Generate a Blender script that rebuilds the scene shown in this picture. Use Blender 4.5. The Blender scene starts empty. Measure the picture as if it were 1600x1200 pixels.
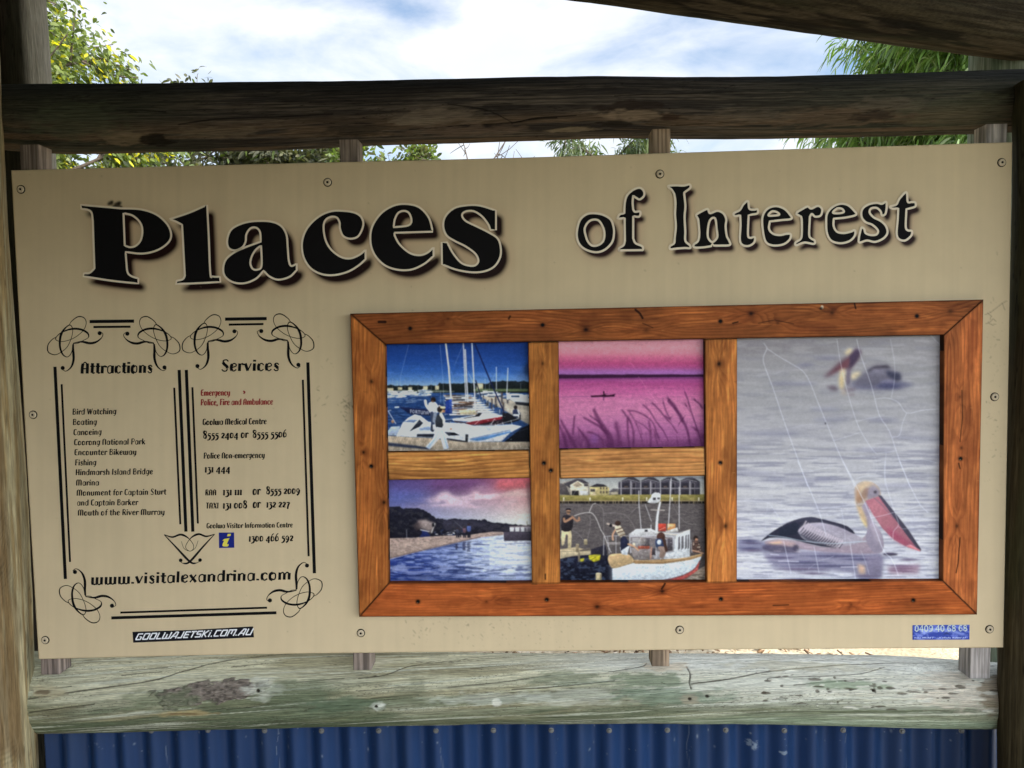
import bpy, math, random
import numpy as np
from mathutils import Vector, Matrix
from mathutils.geometry import tessellate_polygon

scn = bpy.context.scene
COL = scn.collection
random.seed(7)
RNG = np.random.default_rng(7)

# ------------------------------------------------------------------ camera
F_PX = 1150.0                      # focal length in pixels of the 1600 x 1200 photograph
ZC = 1.44                          # height of the sign's centre above the ground
CAM = np.array([0.052084, -1.789367, 0.161370 + ZC])
RW = np.array([[0.999515, 0.022565, -0.021471],
               [-0.020186, -0.055694, -0.998244],
               [-0.023722, 0.998193, -0.055212]])      # rows: right, down, forward
cd = bpy.data.cameras.new('camera')
cam = bpy.data.objects.new('camera', cd)
COL.objects.link(cam)
cd.sensor_width = 36.0
cd.lens = 36.0 * F_PX / 1600.0
cd.clip_start = 0.02
cd.clip_end = 2000.0
m = Matrix.Identity(4)
for i in range(3):
    m[i][0] = RW[0][i]; m[i][1] = -RW[1][i]; m[i][2] = -RW[2][i]; m[i][3] = CAM[i]
cam.matrix_world = m
scn.camera = cam

# ------------------------------------------------------------------ light
SUN_EL = math.radians(42)
SUN_DIR = np.array([0.78, -0.62])  # horizontal direction towards the sun: from the right, on the reader's side
SUN_DIR = SUN_DIR / np.linalg.norm(SUN_DIR)
sd = bpy.data.lights.new('sun', 'SUN')
sd.energy = 4.5
sd.angle = math.radians(0.6)
sd.color = (1.0, 0.95, 0.86)
sun = bpy.data.objects.new('sun', sd)
COL.objects.link(sun)
tosun = Vector((SUN_DIR[0] * math.cos(SUN_EL), SUN_DIR[1] * math.cos(SUN_EL), math.sin(SUN_EL)))
sun.rotation_euler = tosun.to_track_quat('Z', 'Y').to_euler()
sun.location = (6, 5, 9)

world = bpy.data.worlds.new('World')
scn.world = world
world.use_nodes = True
wt = world.node_tree
wt.nodes.clear()
def wn(t, **k):
    n = wt.nodes.new(t)
    for a, b in k.items(): setattr(n, a, b)
    return n
sky = wn('ShaderNodeTexSky', sky_type='NISHITA', sun_disc=False)
sky.sun_elevation = SUN_EL
sky.sun_rotation = math.atan2(SUN_DIR[0], SUN_DIR[1])
sky.air_density = 1.0; sky.dust_density = 1.2; sky.ozone_density = 1.5
tc = wn('ShaderNodeTexCoord')
mp = wn('ShaderNodeMapping'); mp.inputs['Scale'].default_value = (1.0, 1.0, 2.4)
no = wn('ShaderNodeTexNoise'); no.inputs['Scale'].default_value = 5.0; no.inputs['Detail'].default_value = 9.0; no.inputs['Roughness'].default_value = 0.56; no.inputs['Distortion'].default_value = 0.25
cr = wn('ShaderNodeValToRGB'); cr.color_ramp.elements[0].position = 0.27; cr.color_ramp.elements[1].position = 0.58
n2 = wn('ShaderNodeTexNoise'); n2.inputs['Scale'].default_value = 8.0; n2.inputs['Detail'].default_value = 6.0
cc = wn('ShaderNodeMix', data_type='RGBA'); cc.inputs['A'].default_value = (8.0, 8.7, 10.0, 1); cc.inputs['B'].default_value = (9.7, 10.0, 10.5, 1)
skm = wn('ShaderNodeMix', data_type='RGBA', blend_type='MULTIPLY'); skm.inputs['Factor'].default_value = 1.0; skm.inputs['B'].default_value = (1.85, 1.95, 1.95, 1)
mx = wn('ShaderNodeMix', data_type='RGBA')
bg = wn('ShaderNodeBackground'); bg.inputs['Strength'].default_value = 0.095
wo = wn('ShaderNodeOutputWorld')
L = wt.links.new
L(tc.outputs['Generated'], mp.inputs['Vector']); L(mp.outputs['Vector'], no.inputs['Vector']); L(mp.outputs['Vector'], n2.inputs['Vector'])
L(no.outputs['Fac'], cr.inputs['Fac']); L(n2.outputs['Fac'], cc.inputs['Factor'])
L(sky.outputs['Color'], skm.inputs['A'])
L(cr.outputs['Color'], mx.inputs['Factor']); L(skm.outputs['Result'], mx.inputs['A']); L(cc.outputs['Result'], mx.inputs['B'])
# haze and thin cloud glow brighter towards the sun
nrm = wn('ShaderNodeVectorMath', operation='NORMALIZE'); dot = wn('ShaderNodeVectorMath', operation='DOT_PRODUCT'); dot.inputs[1].default_value = tuple(tosun)
glow = wn('ShaderNodeMapRange'); glow.inputs['From Min'].default_value = 0.0; glow.inputs['From Max'].default_value = 0.95; glow.inputs['To Min'].default_value = 0.93; glow.inputs['To Max'].default_value = 3.4
gm = wn('ShaderNodeMix', data_type='RGBA', blend_type='MULTIPLY'); gm.inputs['Factor'].default_value = 1.0
L(tc.outputs['Generated'], nrm.inputs[0]); L(nrm.outputs['Vector'], dot.inputs[0]); L(dot.outputs['Value'], glow.inputs['Value'])
L(mx.outputs['Result'], gm.inputs['A']); L(glow.outputs['Result'], gm.inputs['B'])
L(gm.outputs['Result'], bg.inputs['Color']); L(bg.outputs['Background'], wo.inputs['Surface'])

scn.view_settings.view_transform = 'Standard'
scn.view_settings.look = 'None'
scn.view_settings.gamma = 1.0
scn.view_settings.exposure = 0.36
scn.cycles.max_bounces = 8
scn.cycles.diffuse_bounces = 4

# ------------------------------------------------------------------ geometry helpers
def at(px, py, Y):
    """Point of the plane y = Y seen at photograph pixel (px, py); arrays allowed."""
    px = np.asarray(px, float); py = np.asarray(py, float)
    a = (px - 800) / F_PX; b = (py - 600) / F_PX
    d = a[..., None] * RW[0] + b[..., None] * RW[1] + RW[2]
    k = (Y - CAM[1]) / d[..., 1]
    return CAM + d * k[..., None]

def s2l(c):
    c = np.asarray(c, float)
    return np.where(c <= 0.04045, c / 12.92, ((np.maximum(c, 0) + 0.055) / 1.055) ** 2.4)

def rgb(*c):
    return np.array(c, float) / 255.0

def tag(o, label=None, cat=None, group=None, kind=None):
    if label: o['label'] = label
    if cat: o['category'] = cat
    if group: o['group'] = group
    if kind: o['kind'] = kind
    return o

def link(o, parent=None):
    COL.objects.link(o)
    if parent is not None:
        o.parent = parent
        o.matrix_parent_inverse = parent.matrix_basis.inverted()
    return o

def empty(name, loc):
    o = bpy.data.objects.new(name, None)
    o.location = loc
    o.empty_display_size = 0.1
    return link(o)

def mesh_obj(name, verts, faces, mat, parent=None, cols=None, smooth=False, origin=None):
    """verts (n,3); faces: (m,k) array or list of lists; cols (n,3) linear."""
    verts = np.asarray(verts, float)
    if origin is not None:
        verts = verts - np.asarray(origin)
    me = bpy.data.meshes.new(name)
    if isinstance(faces, np.ndarray):
        me.vertices.add(len(verts)); me.vertices.foreach_set('co', verts.astype(np.float32).ravel())
        k = faces.shape[1]; nf = len(faces)
        me.loops.add(nf * k); me.loops.foreach_set('vertex_index', faces.astype(np.int32).ravel())
        me.polygons.add(nf); me.polygons.foreach_set('loop_start', np.arange(0, nf * k, k, dtype=np.int32))
        me.update(calc_edges=True)
    else:
        me.from_pydata([tuple(v) for v in verts], [], faces)
        me.update()
    if cols is not None:
        a = me.color_attributes.new('col', 'FLOAT_COLOR', 'POINT')
        c4 = np.ones((len(verts), 4), np.float32); c4[:, :3] = cols
        a.data.foreach_set('color', c4.ravel())
    if smooth:
        me.polygons.foreach_set('use_smooth', np.ones(len(me.polygons), bool))
    if mat is not None: me.materials.append(mat)
    o = bpy.data.objects.new(name, me)
    if origin is not None: o.location = origin
    return link(o, parent)

def grid_faces(nu, nv, wrap=False, base=0):
    u = np.arange(nu - 1)[:, None]
    v = np.arange(nv if wrap else nv - 1)[None, :]
    a = u * nv + v; b = (u + 1) * nv + v
    v2 = (v + 1) % nv
    c = (u + 1) * nv + v2; d = u * nv + v2
    return np.stack([a, b, c, d], -1).reshape(-1, 4) + base

# ------------------------------------------------------------------ noise
def _hash(ix, iy, seed):
    h = (ix.astype(np.int64) * 374761393 + iy.astype(np.int64) * 668265263 + seed * 1442695041) & 0xffffffff
    h = ((h ^ (h >> 13)) * 1274126177) & 0xffffffff
    h = h ^ (h >> 16)
    return (h & 0xffffff) / float(0xffffff)

def vnoise(x, y, seed=0):
    x, y = np.broadcast_arrays(np.asarray(x, float), np.asarray(y, float))
    ix = np.floor(x); iy = np.floor(y)
    fx = x - ix; fy = y - iy
    fx = fx * fx * fx * (fx * (fx * 6 - 15) + 10); fy = fy * fy * fy * (fy * (fy * 6 - 15) + 10)
    a = _hash(ix, iy, seed); b = _hash(ix + 1, iy, seed); c = _hash(ix, iy + 1, seed); d = _hash(ix + 1, iy + 1, seed)
    return (a * (1 - fx) + b * fx) * (1 - fy) + (c * (1 - fx) + d * fx) * fy

def fbm(x, y, seed=0, octv=4, gain=0.5):
    s = 0; w = 1; t = 0
    for i in range(octv):
        s = s + w * vnoise(np.asarray(x) * 2 ** i + 17.3 * i, np.asarray(y) * 2 ** i + 5.7 * i, seed + i); t += w; w *= gain
    return s / t

def sstep(a, b, x):
    t = np.clip((x - a) / (b - a), 0, 1)
    return t * t * (3 - 2 * t)

# ------------------------------------------------------------------ outlines: "x,y x,y! ..."  (! = corner)
def parse(s):
    P = []; C = []
    for t in s.split():
        c = t.endswith('!')
        x, y = t.rstrip('!').split(',')
        P.append((float(x), float(y))); C.append(c)
    return P, C

def cr_run(P, n=5):
    P = [np.array(p, float) for p in P]
    if len(P) == 2: return [P[0]]
    out = []
    for i in range(len(P) - 1):
        p1, p2 = P[i], P[i + 1]
        p0 = P[i - 1] if i > 0 else p1 * 2 - p2
        p3 = P[i + 2] if i + 2 < len(P) else p2 * 2 - p1
        for k in range(n):
            t = k / n
            out.append(0.5 * (2 * p1 + (p2 - p0) * t + (2 * p0 - 5 * p1 + 4 * p2 - p3) * t * t + (3 * p1 - p0 - 3 * p2 + p3) * t ** 3))
    return out

def smooth_open(P, n=5):
    return np.array(cr_run(P, n) + [np.array(P[-1], float)])

def smooth_closed(s, n=5):
    P, C = parse(s) if isinstance(s, str) else (list(s), [False] * len(s))
    N = len(P)
    if not any(C):
        Q = P[-1:] + P + P[:2]
        r = cr_run(Q, n)
        return np.array(r[n:n * (N + 1)])
    k = C.index(True)
    P = P[k:] + P[:k]; C = C[k:] + C[:k]
    P.append(P[0]); C.append(True)
    out = []; run = [P[0]]
    for p, c in zip(P[1:], C[1:]):
        run.append(p)
        if c:
            out += cr_run(run, n); run = [p]
    return np.array(out)

def xf(P, off, sc):
    return np.asarray(P, float) / sc + np.array(off, float)

# ------------------------------------------------------------------ a small painter working in photograph pixels
def gauss1(a, s, axis):
    r = int(max(1, math.ceil(3 * s)))
    k = np.exp(-0.5 * (np.arange(-r, r + 1) / s) ** 2); k /= k.sum()
    pad = [(0, 0)] * a.ndim; pad[axis] = (r, r)
    b = np.pad(a, pad, mode='edge')
    out = np.zeros_like(a)
    n = a.shape[axis]
    for i, w in enumerate(k):
        sl = [slice(None)] * a.ndim; sl[axis] = slice(i, i + n)
        out += w * b[tuple(sl)]
    return out

def gblur(a, s):
    return gauss1(gauss1(a, s, 0), s, 1)

class Canvas:
    def __init__(s, x0, y0, x1, y1, sc):
        s.x0, s.y0, s.sc = x0, y0, sc
        s.W = int((x1 - x0) * sc) + 1; s.H = int((y1 - y0) * sc) + 1
        s.X = x0 + np.arange(s.W)[None, :] / sc + np.zeros((s.H, 1))
        s.Y = y0 + np.arange(s.H)[:, None] / sc + np.zeros((1, s.W))
        s.img = np.zeros((s.H, s.W, 3))
        s.T = None; s.shade = 0.0; s.tex = None
    def t(s, P):
        P = np.asarray(P, float)
        if s.T is None: return P
        return P / s.T[2] + np.array(s.T[:2])
    def ts(s, v):
        return v if s.T is None else v / s.T[2]
    def box(s, P, pad):
        a = np.floor((P.min(0) - pad - (s.x0, s.y0)) * s.sc).astype(int); b = np.ceil((P.max(0) + pad - (s.x0, s.y0)) * s.sc).astype(int) + 1
        return max(0, a[0]), max(0, a[1]), min(s.W, b[0]), min(s.H, b[1])
    def pmask(s, polys, pad=0.0, ss=3):
        allp = np.concatenate(polys)
        ax, ay, bx, by = s.box(allp, pad + 1)
        if bx <= ax or by <= ay: return None
        o = (np.arange(ss) + 0.5) / ss - 0.5
        xs = (ax + np.arange(bx - ax)[:, None] + o[None]).ravel() / s.sc + s.x0
        ys = (ay + np.arange(by - ay)[:, None] + o[None]).ravel() / s.sc + s.y0
        ins = np.zeros((len(ys), len(xs)), bool)
        for P in polys:
            Q = np.roll(P, -1, 0)
            for (x1, y1), (x2, y2) in zip(P, Q):
                if y1 == y2: continue
                r = np.nonzero((ys >= min(y1, y2)) & (ys < max(y1, y2)))[0]
                if len(r) == 0: continue
                xc = x1 + (ys[r] - y1) * (x2 - x1) / (y2 - y1)
                ins[r] ^= xs[None, :] < xc[:, None]
        mk = ins.reshape(by - ay, ss, bx - ax, ss).mean((1, 3))
        return (slice(ay, by), slice(ax, bx)), mk
    def comp(s, sl, mk, col, al=1.0):
        mk = (mk * al)[..., None]
        s.img[sl] = s.img[sl] * (1 - mk) + np.asarray(col, float) * mk
    def poly(s, P, col, al=1.0, blur=0.0, smooth=0, holes=()):
        if isinstance(P, str): P = parse(P)[0]
        if smooth: P = smooth_closed([tuple(p) for p in P], smooth)
        P = s.t(P); b = s.ts(blur)
        r = s.pmask([P] + [s.t(h) for h in holes], pad=3 * b)
        if r is None: return
        sl, mk = r
        if b * s.sc > 0.3: mk = gblur(mk, b * s.sc)
        col = np.asarray(col, float) / 255.0
        if s.shade:
            if s.tex is None: s.tex = fbm(s.X / 3.2, s.Y / 2.4, 777, 4) - .5
            y = s.Y[sl]; y0, y1 = P[:, 1].min(), P[:, 1].max(); x = s.X[sl]; x0, x1 = P[:, 0].min(), P[:, 0].max()
            k = 1 + s.shade * (.5 - (y - y0) / max(y1 - y0, .5)) + .35 * s.shade * (.5 - (x - x0) / max(x1 - x0, .5)) + 1.0 * s.shade * s.tex[sl]
            col = np.clip(col * np.clip(k, .5, 1.4)[..., None], 0, 1)
        s.comp(sl, mk, col, al)
    def line(s, P, w, col, al=1.0, blur=0.0, smooth=0, w2=None):
        if isinstance(P, str): P = parse(P)[0]
        if smooth: P = smooth_open(P, smooth)
        P = s.t(P); w = s.ts(w); b = s.ts(blur); w2 = w if w2 is None else s.ts(w2)
        ax, ay, bx, by = s.box(P, max(w, w2) + 3 * b + 1)
        if bx <= ax or by <= ay: return
        sl = (slice(ay, by), slice(ax, bx))
        X = s.X[sl]; Y = s.Y[sl]
        best = np.full(X.shape, 1e9); n = len(P) - 1
        for i in range(n):
            p, q = P[i], P[i + 1]; d = q - p; l2 = max(d @ d, 1e-9)
            t = np.clip(((X - p[0]) * d[0] + (Y - p[1]) * d[1]) / l2, 0, 1)
            ww = w + (w2 - w) * (i + t) / n
            best = np.minimum(best, np.hypot(X - p[0] - t * d[0], Y - p[1] - t * d[1]) - ww / 2)
        soft = max(0.5 / s.sc, b)
        s.comp(sl, np.clip(0.5 - best / (2 * soft), 0, 1), np.asarray(col) / 255.0, al)
    def ell(s, x, y, rx, ry, col, al=1.0, blur=0.0, rot=0.0):
        a = np.linspace(0, 2 * math.pi, 28, endpoint=False)
        c, q = math.cos(rot), math.sin(rot)
        P = np.stack([x + rx * np.cos(a) * c - ry * np.sin(a) * q, y + rx * np.cos(a) * q + ry * np.sin(a) * c], 1)
        s.poly(P, col, al, blur)
    def rect(s, x0, y0, x1, y1, col, al=1.0, blur=0.0):
        s.poly([(x0, y0), (x1, y0), (x1, y1), (x0, y1)], col, al, blur)
    def vgrad(s, stops):
        """vertical gradient, stops (y in current units, colour)."""
        ys = np.array([s.t((0, y))[1] for y, _ in stops]); cs = np.array([c for _, c in stops]) / 255.0
        for k in range(3): s.img[..., k] = np.interp(s.Y, ys, cs[:, k])
    def U(s):
        """current-unit coordinates of every pixel."""
        if s.T is None: return s.X, s.Y
        return (s.X - s.T[0]) * s.T[2], (s.Y - s.T[1]) * s.T[2]
    def sample(s, px, py):
        x = np.clip((px - s.x0) * s.sc, 0, s.W - 1.001); y = np.clip((py - s.y0) * s.sc, 0, s.H - 1.001)
        ix = x.astype(int); iy = y.astype(int); fx = (x - ix)[..., None]; fy = (y - iy)[..., None]
        I = s.img
        return (I[iy, ix] * (1 - fx) + I[iy, ix + 1] * fx) * (1 - fy) + (I[iy + 1, ix] * (1 - fx) + I[iy + 1, ix + 1] * fx) * fy

# ------------------------------------------------------------------ materials
def new_mat(name):
    mt = bpy.data.materials.new(name); mt.use_nodes = True
    return mt, mt.node_tree, mt.node_tree.nodes['Principled BSDF']

def mat_plain(name, col, rough=0.6, spec=0.3, metal=0.0, var=0.12, nscale=18.0):
    mt, nt, p = new_mat(name)
    n = nt.nodes.new('ShaderNodeTexNoise'); n.inputs['Scale'].default_value = nscale; n.inputs['Detail'].default_value = 5
    c = nt.nodes.new('ShaderNodeTexCoord')
    r = nt.nodes.new('ShaderNodeMix'); r.data_type = 'RGBA'
    col = np.array(col[:3])
    r.inputs['A'].default_value = (*(col * (1 - var)), 1); r.inputs['B'].default_value = (*np.minimum(col * (1 + var), 1), 1)
    nt.links.new(c.outputs['Object'], n.inputs['Vector']); nt.links.new(n.outputs['Fac'], r.inputs['Factor']); nt.links.new(r.outputs['Result'], p.inputs['Base Color'])
    p.inputs['Roughness'].default_value = rough; p.inputs['Specular IOR Level'].default_value = spec; p.inputs['Metallic'].default_value = metal
    return mt

def mat_col(name, rough=0.6, spec=0.3, grain=None, gamt=0.25, bump=0.0, bdist=0.002):
    """base colour from the mesh's own colour attribute, broken up by a stretched noise (grain = scale xyz)."""
    mt, nt, p = new_mat(name)
    a = nt.nodes.new('ShaderNodeVertexColor'); a.layer_name = 'col'
    out = a.outputs['Color']
    if grain is not None:
        c = nt.nodes.new('ShaderNodeTexCoord'); mp = nt.nodes.new('ShaderNodeMapping'); mp.inputs['Scale'].default_value = grain
        n = nt.nodes.new('ShaderNodeTexNoise'); n.inputs['Scale'].default_value = 1.0; n.inputs['Detail'].default_value = 8; n.inputs['Roughness'].default_value = 0.62
        nt.links.new(c.outputs['Object'], mp.inputs['Vector']); nt.links.new(mp.outputs['Vector'], n.inputs['Vector'])
        mr = nt.nodes.new('ShaderNodeMapRange'); mr.inputs['From Min'].default_value = 0.3; mr.inputs['From Max'].default_value = 0.7
        mr.inputs['To Min'].default_value = 1 - gamt; mr.inputs['To Max'].default_value = 1 + gamt
        nt.links.new(n.outputs['Fac'], mr.inputs['Value'])
        mm = nt.nodes.new('ShaderNodeMix'); mm.data_type = 'RGBA'; mm.blend_type = 'MULTIPLY'; mm.inputs['Factor'].default_value = 1.0
        nt.links.new(out, mm.inputs['A']); nt.links.new(mr.outputs['Result'], mm.inputs['B'])
        out = mm.outputs['Result']
        if bump > 0:
            b = nt.nodes.new('ShaderNodeBump'); b.inputs['Strength'].default_value = bump; b.inputs['Distance'].default_value = bdist
            nt.links.new(n.outputs['Fac'], b.inputs['Height']); nt.links.new(b.outputs['Normal'], p.inputs['Normal'])
    nt.links.new(out, p.inputs['Base Color'])
    p.inputs['Roughness'].default_value = rough; p.inputs['Specular IOR Level'].default_value = spec
    return mt

def mat_leaf(name, trans=0.45):
    mt, nt, p = new_mat(name)
    a = nt.nodes.new('ShaderNodeVertexColor'); a.layer_name = 'col'
    t = nt.nodes.new('ShaderNodeBsdfTranslucent'); ms = nt.nodes.new('ShaderNodeMixShader'); ms.inputs['Fac'].default_value = trans
    g = nt.nodes.new('ShaderNodeMix'); g.data_type = 'RGBA'; g.blend_type = 'MULTIPLY'; g.inputs['Factor'].default_value = 1; g.inputs['B'].default_value = (1.6, 1.7, 0.8, 1)
    o = nt.nodes['Material Output']
    nt.links.new(a.outputs['Color'], p.inputs['Base Color']); nt.links.new(a.outputs['Color'], g.inputs['A']); nt.links.new(g.outputs['Result'], t.inputs['Color'])
    nt.links.new(p.outputs['BSDF'], ms.inputs[1]); nt.links.new(t.outputs['BSDF'], ms.inputs[2]); nt.links.new(ms.outputs['Shader'], o.inputs['Surface'])
    p.inputs['Roughness'].default_value = 0.45; p.inputs['Specular IOR Level'].default_value = 0.4
    return mt

M_PANEL = mat_col('painted_panel', 0.5, 0.12, (9, 9, 9), 0.035, 0.04, 0.001)
M_PRINT = mat_col('photo_print', 0.4, 0.06)
M_FRAME = mat_col('stained_pine', 0.45, 0.07, (60, 60, 60), 0.10, 0.15, 0.0008)
M_LOG = mat_col('weathered_log', 0.85, 0.12, (22, 380, 380), 0.42, 0.7, 0.003)
M_POST = mat_col('weathered_post', 0.85, 0.12, (330, 330, 18), 0.38, 0.6, 0.003)
M_BATTEN = mat_col('grey_batten', 0.85, 0.12, (260, 120, 9), 0.30, 0.5, 0.002)
M_INK = mat_plain('black_ink', (0.008, 0.0075, 0.008), 0.6, 0.06)
M_EDGE = mat_plain('cream_outline', (0.86, 0.75, 0.58), 0.42, 0.3, var=0.03)
M_RED = mat_plain('red_ink', (0.30, 0.022, 0.022), 0.42, 0.3)
M_BLUE = mat_plain('blue_sign', (0.01, 0.02, 0.22), 0.4, 0.3)
M_YEL = mat_plain('yellow_ink', (0.85, 0.75, 0.10), 0.4, 0.3)
M_STBLACK = mat_plain('black_vinyl', (0.006, 0.006, 0.01), 0.35, 0.4)
M_WHITE = mat_plain('white_vinyl', (0.85, 0.86, 0.88), 0.4, 0.3, var=0.05)
M_SCREW = mat_plain('cream_screw_cap', (0.62, 0.51, 0.35), 0.45, 0.35)
M_DARK = mat_plain('dark_recess', (0.012, 0.010, 0.008), 0.8, 0.1)
M_STEEL = mat_plain('galvanised_screw', (0.20, 0.20, 0.19), 0.6, 0.3, metal=0.5)
M_SHEET = mat_col('blue_steel_sheet', 0.45, 0.4, (60, 60, 5), 0.12, 0.03, 0.001)
M_SHEETDARK = mat_plain('dark_blue_steel', (.03, .05, .10), .5, .3)
M_ROOF = mat_plain('roof_steel', (0.16, 0.17, 0.17), 0.6, 0.3)
M_LEAF = mat_leaf('leaves', 0.4)
M_BARK = mat_plain('bark', (0.11, 0.085, 0.065), 0.9, 0.1, var=0.4, nscale=30)

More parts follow.
